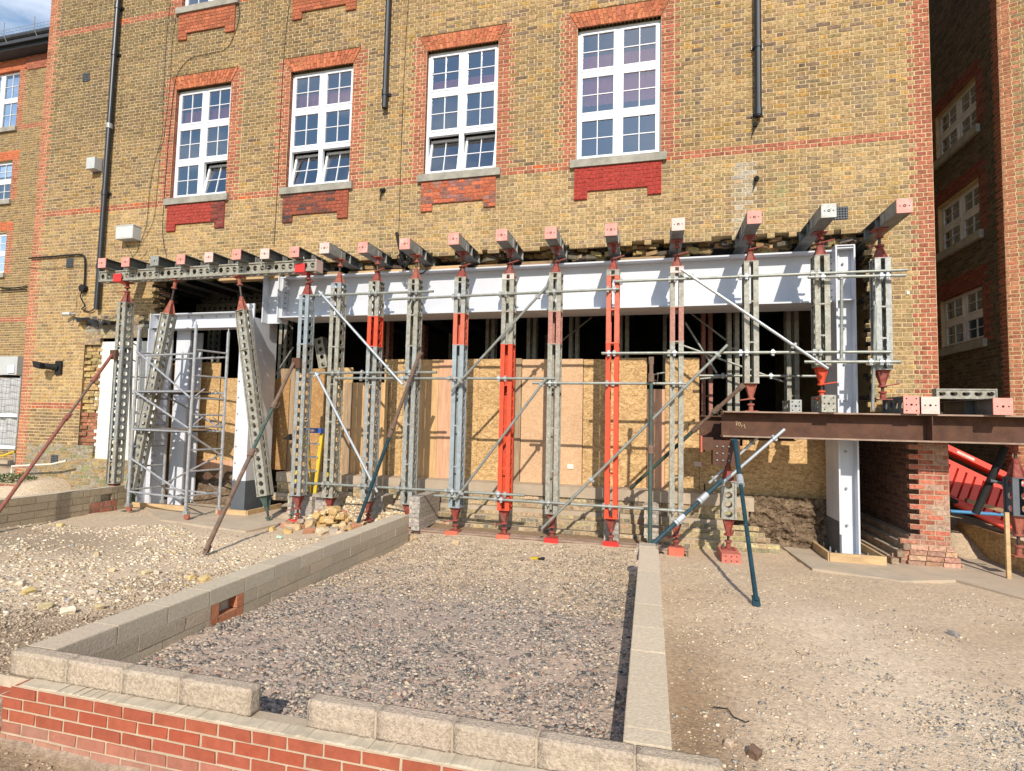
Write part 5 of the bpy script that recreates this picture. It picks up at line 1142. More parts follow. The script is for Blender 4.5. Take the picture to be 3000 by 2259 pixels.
# ------------------------------------------------------------------ boarding
YO = 10.98
def board(x0, x1, yt, m_, label, yy=YO, zb=.90, grp='boards closing the opening', th=.018):
    a = Y(x0, yt, yy); b_ = Y(x1, yt, yy); m = MB(); m.box(a.x+.003, b_.x-.003, yy, yy+th, zb, a.z)
    return single(m, 'board', m_, label, 'board', grp)
BO = [(781,800,1105,'osb','narrow strand board strip right behind the middle column',0),(800,850,1109,'osbdark','brown strand board right of the middle column',.02),(822,866,1080,'plydark','taller dull board just left of the blue-grey prop',.05),(866,902,1082,'osb','strand board behind the blue-grey prop',.02),(902,956,1080,'osbdark','orange-brown strand board behind the stepladder',.0),(956,992,1079,'osb','strand board behind the second prop',.03),
(992,1036,1077,'osb','strand board with a taller top, right of the stepladder',.02),(1010,1033,1121,'plydark','narrow weathered plank standing before the strand board',-.03),(1033,1068,1121,'ply','pale plywood strip left of the red-section prop',-.01),(1068,1104,1121,'ply','pale plywood strip behind the red-section prop',-.02),(1104,1138,1121,'ply','lower pale plywood strip right of the red-section prop',-.03),(1128,1184,1053,'osb','tall strand board left of the leaning-pole prop',.02),
(1184,1222,1055,'osb','strand board behind the leaning-pole prop',.0),(1222,1287,1054,'ply','grained plywood sheet right of the leaning pole',-.01),(1287,1332,1054,'plypink','pinkish plywood sheet beside the galvanised prop',-.02),(1332,1362,1054,'plydark','board behind the galvanised prop',0),(1362,1404,1052,'osb','golden strand board right of the galvanised prop',-.01),(1404,1468,1052,'osb','golden strand board left of the bright red prop',.01),(1468,1504,1052,'osb','strand board behind the bright red prop',.0),(1504,1529,1050,'plydark','narrow dull plank right of the bright red prop',-.03),
(1530,1606,1053,'osbpink','pinkish chipboard left of the speckled prop',.0),(1606,1640,1053,'osbpink','chipboard behind the speckled prop',.015),(1640,1709,1052,'osbpink','pinkish chipboard with a torn sticker',-.01),(1710,1776,1053,'osb','strand board left of the full red prop',.01),(1776,1812,1052,'osb','strand board behind the full red prop',-.01),(1812,1896,1049,'osb','wide golden strand board right of the full red prop',.0),(1896,1949,1140,'plypink','low reddish plywood behind the green pole, with a dark gap above',.02),(1949,2049,1049,'osb','strand board behind the slim grey prop, last tall one',-.01)]
for k, (x0, x1, yt, m_, lb, dy) in enumerate(BO): board(x0, x1, yt, m_, lb, YO+dy-.0)
a = Y(2049, 1303, YO); b_ = Y(2175, 1303, YO); m = MB(); m.box(a.x+.003, b_.x, YO, YO+.018, .88, a.z); single(m, 'board', 'osb', 'strand board with slots cut in it, below the dark hole left of the rusty beam', 'board', 'boards closing the opening')
a = Y(2175, 1262, YO); b_ = Y(2500, 1262, YO); m = MB(); m.box(a.x+.003, b_.x, YO+.01, YO+.028, .86, a.z); single(m, 'board', 'osb', 'wide strand board under the rusty beam, left of the right column', 'board', 'boards closing the opening')
for k, (px, py) in enumerate(((2063, 1312), (2064, 1430))): p = Y(px, py, YO); m = MB(); m.box(p.x-.012, p.x+.012, YO-.004, YO-.001, p.z-.08, p.z+.08); single(m, 'board_slot', 'hole', ['upper','lower'][k]+' dark slot cut in the strand board left of the short prop', 'slot')
for (px, py, wd, lb) in ((1673, 1367, .075, 'torn white sticker on the pinkish chipboard'), (2047, 1360, .085, 'small white printed label on the strand board left of the short prop')):
    p = Y(px, py, YO-.03); m = MB(); m.box(p.x-wd, p.x+wd*.6, p.y, p.y+.002, p.z-.045, p.z+.045); single(m, 'sticker', 'paleend' if px > 2000 else 'whiteblock', lb, 'sticker')
YT = 11.05
for (x0, x1, yt, yb_, m_, lb) in ((505,648,1062,1500,'osb','large strand board behind the tower scaffold'),(648,705,1108,1500,'osb','strand board beside the middle column in the tower bay')):
    a = Y(x0, yt, YT); b_ = Y(x1, yt, YT); m = MB(); m.box(a.x, b_.x-.004, YT, YT+.018, .15, a.z); single(m, 'board', m_, lb, 'board', 'boards in the tower bay')
a = Y(563, 1345, YT-.04); b_ = Y(690, 1345, YT-.04); m = MB(); m.box(a.x, b_.x, YT-.04, YT-.02, .5, a.z); single(m, 'board', 'plypink', 'low pinkish plywood sheet behind the foot of the tower scaffold', 'board', 'boards in the tower bay')
m = MB(); m.box(Y(700,1200,11.0).x, Y(790,1200,11.0).x, 11.5, 11.52, .1, 3.0); 
# plinth and stepped brick footing under the boards
PL = empty('stepped_footing', (-2, 10.4, 0), 'old brick and concrete ledge with stepped footings under the boards', 'footing')
fx0, fx1 = -7.95, Y(2200, 1440, 10.3).x
m = MB(); m.box(fx0, fx1-.25, 10.52, 11.2, .70, .90); m.box(fx1-.25, fx1+.1, 10.60, 11.2, .62, .86); m.build('ledge', 'concrete', PL)
def ftc(u, z, i):
    if u > fx1-.05+.4*jg(i, 9)+(.7-z)*.5: return None
    t = rnd.random(); g_ = sm(u, fx1-1.2, fx1-.2); return jit(mixc((.36,.27,.16) if t < .55 else (.44,.34,.21) if t < .8 else (.22,.18,.13), (.36,.31,.13), .55*g_*rnd.random()), .25), (.45,.36,.24), (rnd.uniform(-.012,.012))
for k, (yy, zt2, zb2) in enumerate(((10.56,.70,.45),(10.44,.46,.30),(10.30,.31,.14),(10.16,.16,-.1))):
    brickwall(PL, (0, yy, 0), (1,0,0), (0,-1,0), fx0+(0 if k < 2 else 3.0), fx1+[0,.15,.3,.42][k], zb2, zt2, ftc, None, 70, 0, S=.232, depth=.09)
    m = MB(); m.box(fx0+(0 if k < 2 else 3.0), fx1+[0,.15,.3,.42][k]-.55, yy+.02, 11.0, zb2, zt2-.002-.001*k); m.build('core', 'concrete', PL)
# damp earth bank in the gap beside the right column
m = MB(); x0, x1 = fx1-.3, cx0+.1; n = 90
for i in range(n+1):
    for j in range(40): u = x0+(x1-x0)*i/n; z = -.1+.98*j/39; m.v.append((u, 10.85+.12*NZ.noise(Vector((u*3, z*4, 0)))+.07*NZ.noise(Vector((u*11, z*14, 0)))+.03*NZ.noise(Vector((u*30, z*36, 0)))-.22*(1-z)**2, z)); m.c.append((.1,.1,.1))
m.f = [(i*40+j, (i+1)*40+j, (i+1)*40+j+1, i*40+j+1) for i in range(n) for j in range(39)]
tag(m.build('earth_bank', 'earth', None), kind='structure')
m = MB(); x0, x1 = -10.9, -8.7
for i in range(n+1):
    for j in range(14): u = x0+(x1-x0)*i/n; z = -.1+.9*j/13; m.v.append((u, 11.0+.15*NZ.noise(Vector((u*3, z*4, 3)))-.3*(1-z)**2, z)); m.c.append((.1,.1,.1))
m.f = [(i*14+j, (i+1)*14+j, (i+1)*14+j+1, i*14+j+1) for i in range(n) for j in range(13)]
tag(m.build('earth_bank', 'earth', None), kind='structure')
# little stub piers between the props
def pier(px0, px1, py0, py1, yy, dpt, label, turn=0):
    a = Y(px0, py0, yy); b_ = Y(px1, py1, yy); root = empty('brick_stub', ((a.x+b_.x)/2, yy, 0), label, 'brick stub', 'grey brick stubs at the footing')
    z = a.z; k = 0
    while z > max(b_.z, -.1):
        x = a.x+(.05 if k % 2 else 0)
        while x < b_.x-.03:
            x2 = min(b_.x, x+.215); m = MB(); m.col = jit((.36,.32,.28), .15); m.box(x+.004, x2-.004, yy+rnd.uniform(0,.015), yy+dpt, z-.068, z); m.build('brick', 'brick', root); x = x2
        z -= .076; k += 1
    m = MB(); m.box(a.x+.01, b_.x-.01, yy+.02, yy+dpt-.01, max(b_.z,-.1), a.z-.005); m.build('mortar', 'mortar2', root)
pier(841, 912, 1452, 1512, 9.8, .5, 'grey brick stub behind the foot of the blue-grey prop')
pier(914, 992, 1446, 1500, 9.9, .5, 'grey brick stub behind the foot of the second prop')
pier(1080, 1121, 1452, 1510, 9.95, .45, 'small brick stub behind the red-section prop')
pier(1198, 1227, 1455, 1546, 9.35, 1.0, 'larger brick stub at the far end of the low block wall')
pier(1768, 1813, 1500, 1590, 9.8, .5, 'narrow grey stub behind the full red prop')
pier(1886, 1930, 1480, 1580, 9.9, .45, 'narrow grey stub behind the upright green pole')
# ------------------------------------------------------------------ brick pier on the right, toothed on its left edge
pxr = 4.52; PYF = 10.02
PR = empty('brick_pier', (4.2, PYF, 0), 'red brick pier with toothed left edge under the rusty beam', 'brick pier')
pxl = Z(2645, 1640, .1).x
def prc(u, z, i):
    w0 = 3.98 if z > .52 else 3.98-(.52-z)*.35
    if z > .52 and u < w0+(0 if i % 2 else .13): return None
    if u < w0-.02: return None
    c = jit((.40,.13,.085) if rnd.random() < .8 else (.33,.17,.12), .2); 
    if z < .45: c = mixc(c, (.40,.27,.19), .35)
    if u > 4.3 and rnd.random() < .4: c = mixc(c, (.42,.34,.27), .5)
    return c, (.42,.32,.22), 0
brickwall(PR, (0, PYF, 0), (1,0,0), (0,-1,0), 3.6, pxr, .03, 2.43, prc, lambda i, z: [3.98 if i % 2 else 4.11], 250, .03, course=.078, bond='stretcher', S=.24, depth=.12)
def prs(u, z, i):
    j = jit((.17,.085,.06), .3); return j, (.25,.18,.13), 0
brickwall(PR, (4.12, PYF+.1, 0), (0,1,0), (-1,0,0), 0, 2.6, .03, 2.43, prs, None, 120, .03, course=.078)
brickwall(PR, (pxr, PYF, 0), (0,1,0), (1,0,0), 0, 2.6, .03, 2.43, prs, None, 0, .03, course=.078)
for k in range(4):   # spreading footing courses
    m = MB(); 
    u0 = 4.02-.10*k-.06
    brickwall(PR, (u0, PYF-.05*k, 0), (0,1,0), (-1,0,0), 0, 2.4, .03+.11*(3-k), .03+.11*(4-k)+.03, lambda u, z, i: (jit((.30,.20,.14), .2), (.32,.24,.17), 0), None, 20, .03+.11*(3-k), course=.11)
    m.box(u0+.01, pxr+.04*k, PYF+.07, PYF+2.4, -.05, .03+.11*(4-k)-.003+.001*k); m.build('footing_course', 'concrete', PR)
m = MB(); m.box(4.13, pxr-.01, PYF+.10, PYF+2.6, 0, 2.425); m.build('core', 'mortar', PR)
for k in range(4):
    z = .03+.078*k; off = .17*(1-k/4)
    x = 4.0-off*.5
    while x < pxr+off*.7: m = MB(); m.col = jit((.42,.25,.17), .25); m.box(x, min(x+.23, pxr+off*.8), PYF-off*.35, PYF+.05, z, z+.068); m.build('brick', 'brick', PR); x += .24
# ------------------------------------------------------------------ behind the pier: barriers, pipe, sheet, dark props
def barrier(loc, rot, label):
    root = empty('plastic_barrier', loc, label, 'barrier', 'red plastic barriers stacked behind the pier', rot=rot)
    L_, Hh = 1.5, .95; m = MB()
    m.box(0, L_, 0, .06, Hh-.10, Hh); m.box(0, L_, 0, .06, 0, .10); m.box(0, .07, 0, .06, .1, Hh-.1); m.box(L_-.07, L_, 0, .06, .1, Hh-.1); m.box(0, L_, .005, .055, .62, .70); m.build('frame', 'barrier', root, local=True)
    for k in range(9): m = MB(); x = .12+k*.148; m.box(x, x+.11, -.02, .07, .10, .62); m.build('bar', 'barrier', root, local=True)
    m = MB(); m.box(.3, .6, -.003, -.001, Hh-.075, Hh-.03); m.box(1.2, 1.5, -.003, -.001, Hh-.075, Hh-.03); m.build('reflector', 'paleend', root, local=True)
    for x in (.2, L_-.5)[:1]: m = MB(); m.box(x, x+.28, -.18, .24, -.04, 0); m.build('foot', 'blackmatt', root, local=True)
bp = Y(2775, 1300, 11.2)
for k in range(6): barrier((4.66+.05*k, 11.2+.10*k, 1.12-.02*k), (R(-14), R(27), R(4)), ['front','second','third','fourth','fifth','rearmost'][k]+' red plastic barrier of the tilted stack behind the pier')
p0, p1 = Y(2770, 1497, 10.9), Y(2960, 1512, 10.9)
tube('blue water pipe lying on the raised ground behind the pier', p0, p1+Vector((1.2,0,0)), .028, 'bluepipe', grp=None, name='water_pipe', cat='pipe')
tube('black raking pole in front of the red barriers', Y(2945, 1310, 9.9), Y(2858, 1505, 9.9), .05, 'blackmatt', grp=None, name='raking_pole', cat='pole')
tube('dark level tube beside the black pole at the right edge', Y(2900, 1408, 9.8), Y(3010, 1432, 9.8), .024, 'primer', clips=(.4,), grp=None)
q = Y(2985, 1440, 9.55)
root = prop('dark perforated prop under the rusty beam at the right edge', (q.x, 9.6, Y(2985,1400,9.5).z), (q.x, 9.6, Y(2985,1512,9.5).z), (q.x, 9.6, 1.955), (q.x, 9.6, .35), [(1,'primer')], jm='redjack', jf='rustjack', levers=(0,1))
a, b_ = Z(2806, 1605, .03), Z(3020, 1690, .03)
a2 = Y(2806, 1525, a.y); d_ = (b_-a)
m = MB(); h = a2.z-a.z; m.add([tuple(a), tuple(b_+d_*.8), tuple(b_+d_*.8+Vector((0,0,h))), tuple(a+Vector((0,0,h)))]+[tuple(Vector(p_)+Vector((.012,.016,0))) for p_ in (a, b_+d_*.8, b_+d_*.8+Vector((0,0,h)), a+Vector((0,0,h)))], [(0,1,2,3),(7,6,5,4),(0,4,5,1),(1,5,6,2),(2,6,7,3),(3,7,4,0)])
single(m, 'board', 'osb', 'brown sheet standing on edge as a soil retainer at the right edge', 'board')
p = Z(2955, 1695, .03); pt = Y(2945, 1500, p.y); m = MB(); m.box(p.x-.04, p.x+.01, p.y-.05, p.y-.012, -.1, pt.z); single(m, 'timber_post', 'timber', 'pale timber post holding the brown sheet at the right edge', 'post')
m = MB(); m.bar(Y(2830,1465,11.0), Y(2935,1495,10.9), .16, .06); single(m, 'timber_plank', 'oldtimber', 'dusty plank lying on the bank behind the pier', 'plank')
# ------------------------------------------------------------------ aluminium tower scaffold
TA, TB, TC = Vector((-8.83, 9.02, 0)), Vector((-8.66, 9.70, 0)), Vector((-10.42, 10.0, 0)); TD = TA+TC-TB
TW_ = empty('tower_scaffold', (TA+TC)/2, 'aluminium mobile tower scaffold on castors in front of the low white beam', 'tower scaffold')
def tb(a, b_, r=.026, name='tube', m_='alu', par=None): m = MB(); m.tube(a, b_, r, n=10); return m.build(name, m_, par or TW_)
up = Vector((0,0,1))
for P, zt in ((TA,3.92),(TB,3.88),(TC,3.78),(TD,3.90)):
    z0 = float(gz(P.x, P.y))+.03
    o = tb(P+up*(z0+.16), P+up*zt, .030, 'leg'); 
    m = MB(); m.tube(P+up*(zt), P+up*(zt+.07), .012, n=8); m.tube(P+up*(z0+.34), P+up*(z0+.38), .036, n=10)
    for z in (1.1, 1.75, 2.65, 3.3): m.tube(P+up*z, P+up*(z+.05), .031, n=10)
    m.build('collar', 'alu', o)
    m = MB(); m.tube(P+up*(z0+.06)+Vector((.05,-.03,0)), P+up*(z0+.06)+Vector((.05,.01,0)), .06, n=14); o = m.build('castor', 'rustjack', TW_); m = MB(); m.box(P.x-.03, P.x+.08, P.y-.045, P.y+.03, z0+.10, z0+.17); m.build('castor_fork', 'galv', o)
for (P, Q) in ((TA, TB), (TD, TC)):
    for z in (.52, 1.0, 1.42, 1.88, 2.12, 2.45, 2.9, 3.42): tb(P+up*z, Q+up*z, .019, 'rung')
    for z in (.52, 1.88, 2.45): tb(P+up*(z-.0)+(Q-P)*.02, P+(Q-P)*.35+up*(z-.22 if z < 1 else z+.2), .012, 'brace'); tb(Q+up*z, P+(Q-P)*.65+up*(z+.2), .012, 'brace')
for (P, Q) in ((TA, TD), (TB, TC)):
    for z in (.48, 1.78, 2.58, 3.34): tb(P+up*z, Q+up*z, .021, 'ledger')
for a, b_ in ((TD+up*3.45, TA+up*2.45), (TD+up*2.6, TA+up*1.85), (TD+up*1.2, TA+up*.55), (TB+up*1.3, TC+up*.55), (TA+up*1.75, TB+up*1.3), (TC+up*2.5, TB+up*1.85)): tb(a+Vector((0,-.04,0)), b_+Vector((0,-.04,0)), .020, 'diagonal_brace')
for z, c in ((2.60,'greyplastic'), (1.80,'primer')):
    m = MB(); d = (TD-TA); e = (TB-TA); a0 = TA+d*.22+up*z
    m.obox(a0+d*.37+e*.5, d*.37, e*.42, (0,0,.010)); o = m.build('platform', 'oldtimber', TW_)
    for t in (.06, .94): m = MB(); m.bar(a0+e*t-up*.02, a0+d*.74+e*t-up*.02, .03, .07); m.build('platform_rail', 'primer', o)
# ladder leaning up at the left of the tower
LDR = empty('ladder', TD+Vector((-.35,-.1,0)), 'narrow aluminium ladder frame standing left of the tower scaffold behind the raking prop', 'ladder')
a, b_ = Y(388, 975, 9.75), Y(376, 1470, 9.75); c_, d_ = Y(413, 992, 9.95), Y(400, 1470, 9.95)
for p, q in ((a, b_), (c_, d_)): m = MB(); m.tube(p, q, .024, n=10); m.build('stile', 'alu', LDR)
for k in range(9): t = .06+.1*k; m = MB(); m.tube(a+(b_-a)*t, c_+(d_-c_)*t, .016, n=8); m.build('rung', 'alu', LDR)
LD2 = empty('ladder', Z(450,1460,.05), 'aluminium ladder section standing upright inside the tower scaffold', 'ladder')
a, b_ = Y(472, 1080, 10.05), Y(462, 1490, 10.05); c_, d_ = Y(449, 1250, 9.85), Y(440, 1480, 9.85)
for p, q in ((c_, d_),): m = MB(); m.tube(p, q, .02, n=10); m.build('stile', 'alu', LD2)
for k in range(5): z = .5+.34*k; m = MB(); m.tube((c_.x,c_.y,z), (a.x,a.y,z), .015, n=8); m.build('rung', 'alu', LD2)
# ------------------------------------------------------------------ yellow stepladder
tp = Y(921, 1262, 10.1); bt_l = Y(890, 1440, 9.95); bt_r = Y(908, 1450, 9.9)
tp = Y(921, 1264, 10.2)
SL_ = empty('stepladder', (tp.x, 10.2, 0), 'yellow stepladder with a blue top standing behind the first two grey props', 'stepladder')
zb0 = .35
wt, wb = .18, .27
for s in (-1, 1):
    m = MB(); m.bar((tp.x+s*wt, 10.2, tp.z), (tp.x+s*wb-.05, 9.95, zb0), .03, .07, up=(1,0,0)); m.build('stile', 'yellow', SL_)
    m = MB(); m.bar((tp.x+s*wt*.9, 10.22, tp.z), (tp.x+s*wb*.9+.05, 10.50, zb0), .02, .04, up=(1,0,0)); m.build('rear_leg', 'yellow', SL_)
for k in range(5):
    t = .16+.185*k; m = MB(); hw = wt+(wb-wt)*t; xc = tp.x-.05*t; m.box(xc-hw, xc+hw, 10.2-.25*t-.05, 10.2-.25*t+.04, tp.z-(tp.z-zb0)*t-.03, tp.z-(tp.z-zb0)*t); m.build('tread', 'tubebright', SL_)
m = MB(); m.box(tp.x-.22, tp.x+.22, 10.1, 10.3, tp.z-.03, tp.z+.07); o = m.build('top_cap', 'blue', SL_)
m = MB(); m.prism([(tp.x+.09*math.cos(t), tp.z+.02+.03*math.sin(t)) for t in (k*math.pi/8 for k in range(16))], 'y', 10.096, 10.0995); m.build('oval_badge', 'paleend', o)
m = MB(); p = Y(845, 1283, 10.8); m.prism([(p.x-.09, p.z-.02), (p.x+.05, p.z+.09), (p.x+.07, p.z-.05)], 'y', 10.75, 10.85); single(m, 'power_tool', 'blackmatt', 'small black tool hanging on the board left of the stepladder', 'tool')
# ------------------------------------------------------------------ fittings on the facade
def wbox(px0, py0, px1, py1, dep, m_, name, label, cat):
    a, b_ = Y(px0, py0, D-dep), Y(px1, py1, D-dep); root = empty(name, ((a.x+b_.x)/2, D, (a.z+b_.z)/2), label, cat)
    m = MB(); m.box(a.x, b_.x, D-dep, D-.001, b_.z, a.z); m.build('casing', m_, root)
    return root, a, b_
r_, a, b_ = wbox(340, 663, 388, 697, .22, 'greyplastic', 'floodlight', 'cream-grey square floodlight box above the left needle beams', 'lamp')
m = MB(); m.box(a.x+.03, b_.x-.03, D-.224, D-.2201, b_.z+.03, a.z-.04); m.build('lens', 'creamplastic', r_)
m = MB(); m.box(a.x-.01, b_.x+.01, D-.225, D, a.z, a.z+.015); m.build('lid', 'greyplastic', r_)
r_, a, b_ = wbox(254, 462, 276, 492, .20, 'greyplastic', 'wall_lamp', 'small grey square lamp on the wall left of the long drainpipe', 'lamp')
m = MB(); m.box(a.x-.02, b_.x+.02, D-.02, D-.001, b_.z-.03, a.z+.02); m.build('back_plate', 'primer', r_)
r_, a, b_ = wbox(2656, 853, 2665, 862, .02, 'whiteblock', 'wall_tag', 'tiny white tag on the bricks beside the right quoin', 'tag')
# black cowl, security camera
p = Y(165, 1077, D-.03); root = empty('flue_cowl', p, 'black flue cowl with a pointed hood on the lower left wall', 'flue')
m = MB(); m.box(p.x-.02, p.x+.17, D-.05, D, p.z-.17, p.z+.16); m.build('plate', 'blackmatt', root)
m = MB(); m.tube((p.x+.05, D-.04, p.z), (p.x-.10, D-.22, p.z+.02), .08, .07, 12); m.prism([(p.x-.06, p.z+.08), (p.x-.32, p.z+.13), (p.x-.26, p.z-.02), (p.x-.08, p.z-.06)], 'y', D-.36, D-.24); m.build('hood', 'blackmatt', root)
p = Y(200, 922, D-.1); root = empty('security_camera', p, 'small bullet camera on the wall left of the drainpipe foot', 'camera')
m = MB(); m.tube(p+Vector((-.07,-.08,0)), p+Vector((.06,.0,.02)), .045, n=12); m.tube(p+Vector((.06,0,.02)), p+Vector((.09,.1,.04)), .02, n=8); m.build('body', 'greyplastic', root); m = MB(); m.tube(p+Vector((-.075,-.083,0)), p+Vector((-.07,-.08,0)), .04, n=12); m.build('lens', 'blackmatt', root)
# torn membrane under the drainpipe
m = MB(); x0, x1, zc = Y(236,915,D).x, Y(345,925,D).x, zmemb-.08; n = 30
for i in range(n+1):
    t = i/n; x = x0+(x1-x0)*t; zz = zc+.05*math.sin(t*7)+.02*math.sin(t*31)-.08*t
    m.v += [(x, D-.004, zz), (x, D-.16-.05*math.sin(t*9), zz-.03+.03*math.sin(t*17)), (x, D-.15-.05*math.sin(t*9), zz-.10+.04*math.sin(t*23))]; m.c += [(0,0,0)]*3
m.f = [(3*i+j, 3*i+3+j, 3*i+4+j, 3*i+1+j) for i in range(n) for j in range(2)]
single(m, 'damp_membrane', 'blackplastic', 'torn black membrane flap sticking out below the long drainpipe', 'membrane')
# white lightweight block infill
WBK = empty('block_panel', ((xwhite+xopen)/2, D+.35, 2), 'white lightweight block wall showing behind the far left prop', 'wall')
z = zwb
k = 0; hgt = (zwt-zwb)/7
while k < 7:
    x = xwhite-.5-(.22 if k % 2 else 0)
    while x < xwhite+1.5:
        x2 = min(x+.60, xwhite+1.5); m = MB(); m.box(max(x, xwhite-.06)+.002, x2-.002, D+.07+rnd.uniform(0,.004), D+.2, z+.002, z+hgt-.002); m.build('lightweight_block', 'whiteblock', WBK); x = x2
    z += hgt; k += 1
# cables and clipped conduit
def cable(label, pts, y=D-.02, r=.008, m_='blackmatt'):
    P = [Y(px, py, y) for px, py in pts]
    Q = []
    for i in range(len(P)-1):
        for t in range(6):
            t_ = t/6; p0, p1, p2, p3 = P[max(i-1,0)], P[i], P[i+1], P[min(i+2,len(P)-1)]
            Q.append(.5*((2*p1)+(p2-p0)*t_+(2*p0-5*p1+4*p2-p3)*t_*t_+(3*p1-p0-3*p2+p3)*t_**3))
    Q.append(P[-1]); m = MB(); m.path(Q, r*(.62 if r < .012 else 1), 5); return single(m, 'cable', m_, label, 'cable')
k1 = z = zm(0, 0, 2.212)
cable('thin cable looping from the upper left window down to the first main window', [(697,0),(701,45),(690,90),(665,140),(620,155),(560,170),(530,200),(515,232),(505,300),(492,430),(480,585)], r=.010)
cable('long thin cable dropping between the drainpipe and first window, left strand', [(500,0),(488,110),(478,300),(474,400),(452,480),(438,560),(428,660),(400,740)], r=.007)
cable('long thin cable dropping beside the first window, right strand', [(520,30),(505,120),(498,240),(480,400),(470,440),(460,560),(448,650),(405,730),(385,755)], r=.007)
cable('thin straight cable falling past the left edge of the second window', [(850,0),(840,70),(826,250),(812,560),(802,722)], r=.008)
cable('thin straight cable between the second and third windows', [(1196,0),(1186,180),(1176,420),(1168,700)], r=.009)
cable('loose wire loop on the wall below the floodlight', [(370,715),(385,745),(400,770),(430,740),(458,722),(462,745)], r=.006)
cable('cable hanging below the apron of the first window', [(480,590),(476,680),(486,745),(500,790)], r=.008)
cable('black conduit run on brackets from the left wing to the drainpipe, upper', [(85,757),(150,752),(232,746),(245,752),(249,770),(247,830),(242,850)], y=D-.05, r=.022)
cable('black conduit loop beside the drainpipe, lower', [(80,783),(130,787),(200,782),(285,776)], y=D-.03, r=.010)
cable('tangle of cable hanging beside the drainpipe foot', [(242,845),(236,870),(248,895),(240,905),(262,912),(275,905)], y=D-.05, r=.014)
cable('thin cable hanging in a loop left of the drainpipe foot', [(247,835),(225,870),(222,905),(200,925)], y=D-.03, r=.006)
m = MB(); p = Y(244, 845, D-.06); m.tube(p+Vector((0,.05,0)), p+Vector((0,-.05,0)), .09, n=14); single(m, 'junction_box', 'blackmatt', 'round black junction box left of the drainpipe', 'junction box')
cable('grey cables running along the left wing wall, upper', [(0,842),(40,844),(78,838)], y=YW-.05, r=.02); cable('grey cables running along the left wing wall, lower', [(0,852),(40,851),(78,848)], y=YW-.05, r=.02)
# bundle of black cable hung between needle beams
for k in range(9):
    pts = []; c0 = (1188+rnd.uniform(-6,6), 757+rnd.uniform(-6,6)); rx, ry = rnd.uniform(9,19), rnd.uniform(14,30); ph = rnd.uniform(0,6.3)
    pts = [(c0[0]+rx*math.cos(ph+t*.7), c0[1]+ry*math.sin(ph+t*.7)) for t in range(9)]
    P = [Y(a_, b2, 9.9+rnd.uniform(-.05,.05)) for a_, b2 in pts]
    if k == 0: CB = empty('cable_bundle', P[0], 'tangled bundle of black cable hanging between needle beams left of the middle', 'cable')
    m = MB(); m.path(P, .012, 5); m.build('coil', 'blackmatt', CB)
m = MB(); m.path([Y(1162,682,D-.02), Y(1166,705,D-.03), Y(1172,730,D-.1), Y(1185,750,9.9)], .03, 6); m.path([Y(1215,805,9.95), Y(1240,800,10.0), Y(1252,788,10.0), Y(1245,778,9.98)], .014, 6); m.path([Y(1205,770,9.9), Y(1235,765,9.95), Y(1240,750,9.95)], .012, 6); m.build('tail', 'blackmatt', CB)
# ------------------------------------------------------------------ far left: hoarding, air conditioner, pipes, planter
ya = 11.4
a, b_ = Y(-60, 1045, ya), Y(48, 1098, ya)
AC = empty('air_conditioner', ((a.x+b_.x)/2, ya, b_.z), 'grey-white outdoor air conditioner unit at the left edge', 'air conditioner')
m = MB(); m.box(a.x, b_.x, ya, ya+.4, b_.z, a.z); m.build('casing', 'greyplastic', AC)
m = MB(); c0 = Y(28, 1050, ya); m.box(c0.x, c0.x+.24, ya-.03, ya-.001, b_.z+.05, b_.z+.26); m.build('cover', 'upvc', AC)
for s in (.3, .7): m = MB(); x = a.x+(b_.x-a.x)*s; m.box(x-.02, x+.02, ya-.05, 13.0, b_.z-.05, b_.z-.001); m.build('bracket', 'blackmatt', AC)
yh = 11.0
a, b_ = Y(-80, 1108, yh), Y(53, 1320, yh)
HO = empty('hoarding_fence', ((a.x+b_.x)/2, yh, 0), 'mesh fence covered with pale grey sheeting at the left edge', 'fence')
m = MB(); n = 24
for i in range(n+1):
    for j in range(9): m.v.append((a.x+(b_.x-a.x)*i/n, yh+.03*math.sin(i*.9)+.02*math.sin(j*1.4+i), b_.z+(a.z-b_.z)*j/8)); m.c.append((0,0,0))
m.f = [(i*9+j, (i+1)*9+j, (i+1)*9+j+1, i*9+j+1) for i in range(n) for j in range(8)]
m.build('sheeting', 'mesh', HO)
m = MB()
for k in range(12): z = b_.z+(a.z-b_.z)*k/11; m.tube((a.x, yh-.06, z), (b_.x, yh-.06, z), .006, n=5)
for k in range(16): x = a.x+(b_.x-a.x)*k/15; m.tube((x, yh-.06, b_.z), (x, yh-.06, a.z), .004, n=5)
m.tube((b_.x, yh-.06, b_.z-.3), (b_.x, yh-.06, a.z+.05), .02, n=8); m.build('wire_panel', 'galv', HO)
for k, zz in enumerate((.22, .5)): m = MB(); z = b_.z+(a.z-b_.z)*(.46 if k else .02); m.box(a.x, b_.x, yh-.09, yh-.07, z, z+.09); m.build('white_band', 'upvc', HO)
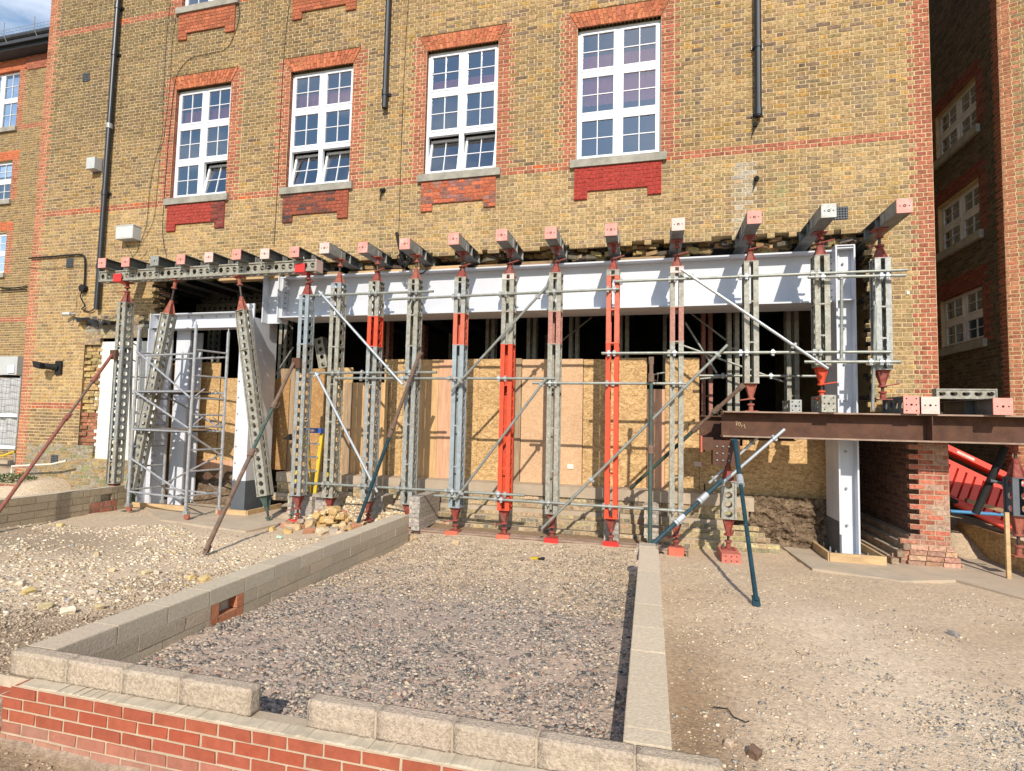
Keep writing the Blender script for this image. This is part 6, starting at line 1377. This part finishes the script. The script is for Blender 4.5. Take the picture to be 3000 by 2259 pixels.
m = MB(); m.path([Y(-40,1338,10.9), Y(10,1335,10.9), Y(45,1322,10.9)], .03, 8); single(m, 'hose', 'yellow', 'yellow hose at the foot of the sheeted fence', 'hose')
m = MB(); m.path([Y(195,1350,9.9), Y(150,1360,9.9), Y(35,1366,9.9), Y(34,1385,9.9), Y(33,1393,9.9), Y(15,1397,9.9)], .022, 8); single(m, 'waste_pipe', 'creamplastic', 'cream plastic waste pipe propped along the lower left wall', 'pipe')
# planter of red brick with shrub
a, b_ = Y(-30, 1412, 9.4), Y(42, 1470, 9.4)
PLT = empty('brick_planter', ((a.x+b_.x)/2, 9.5, 0), 'low red brick planter with a green shrub at the left edge', 'planter')
brickwall(PLT, (0, 9.4, 0), (1,0,0), (0,-1,0), a.x-.6, b_.x, .25, a.z, lambda u, z, i: (jit((.30,.12,.08), .2), (.32,.27,.2), 0), None, 40, 0)
m = MB(); m.box(a.x-.6, b_.x, 9.42, 10.0, 0, a.z-.01); m.build('core', 'mortar', PLT)
SH = empty('shrub', (b_.x-.5, 9.7, a.z), 'small green shrub in the brick planter at the left edge', 'plant')
m = MB()
for k in range(500):
    t = rnd.uniform(0, 6.3); r = rnd.random()**.5*.55; c0 = Vector((b_.x-.5+r*math.cos(t)*1.1, 9.7+r*math.sin(t)*.5, a.z-.02+rnd.random()*.28*(1-r))); u = Vector((rnd.gauss(0,1), rnd.gauss(0,1), rnd.gauss(0,1))).normalized()*.035; v = u.cross(Vector((rnd.random(), rnd.random(), 1))).normalized()*.02
    m.add([c0-u, c0+v, c0+u, c0-v], [(0,1,2,3)])
m.build('foliage', 'leaf', SH)
m = MB()
for k in range(6): m.tube((b_.x-.5, 9.7, a.z-.1), (b_.x-.5+rnd.uniform(-.3,.3), 9.7+rnd.uniform(-.2,.2), a.z+.15), .008, n=5)
m.build('stem', 'oldtimber', SH)
m = MB(); a, b_ = Y(-60, 1345, 12.2), Y(60, 1400, 12.2); m.box(a.x-4, b_.x+.5, 12.2, 12.5, 0, a.z); single(m, 'low_wall', 'concrete', 'low dull wall beyond the fence at the left edge', 'wall')
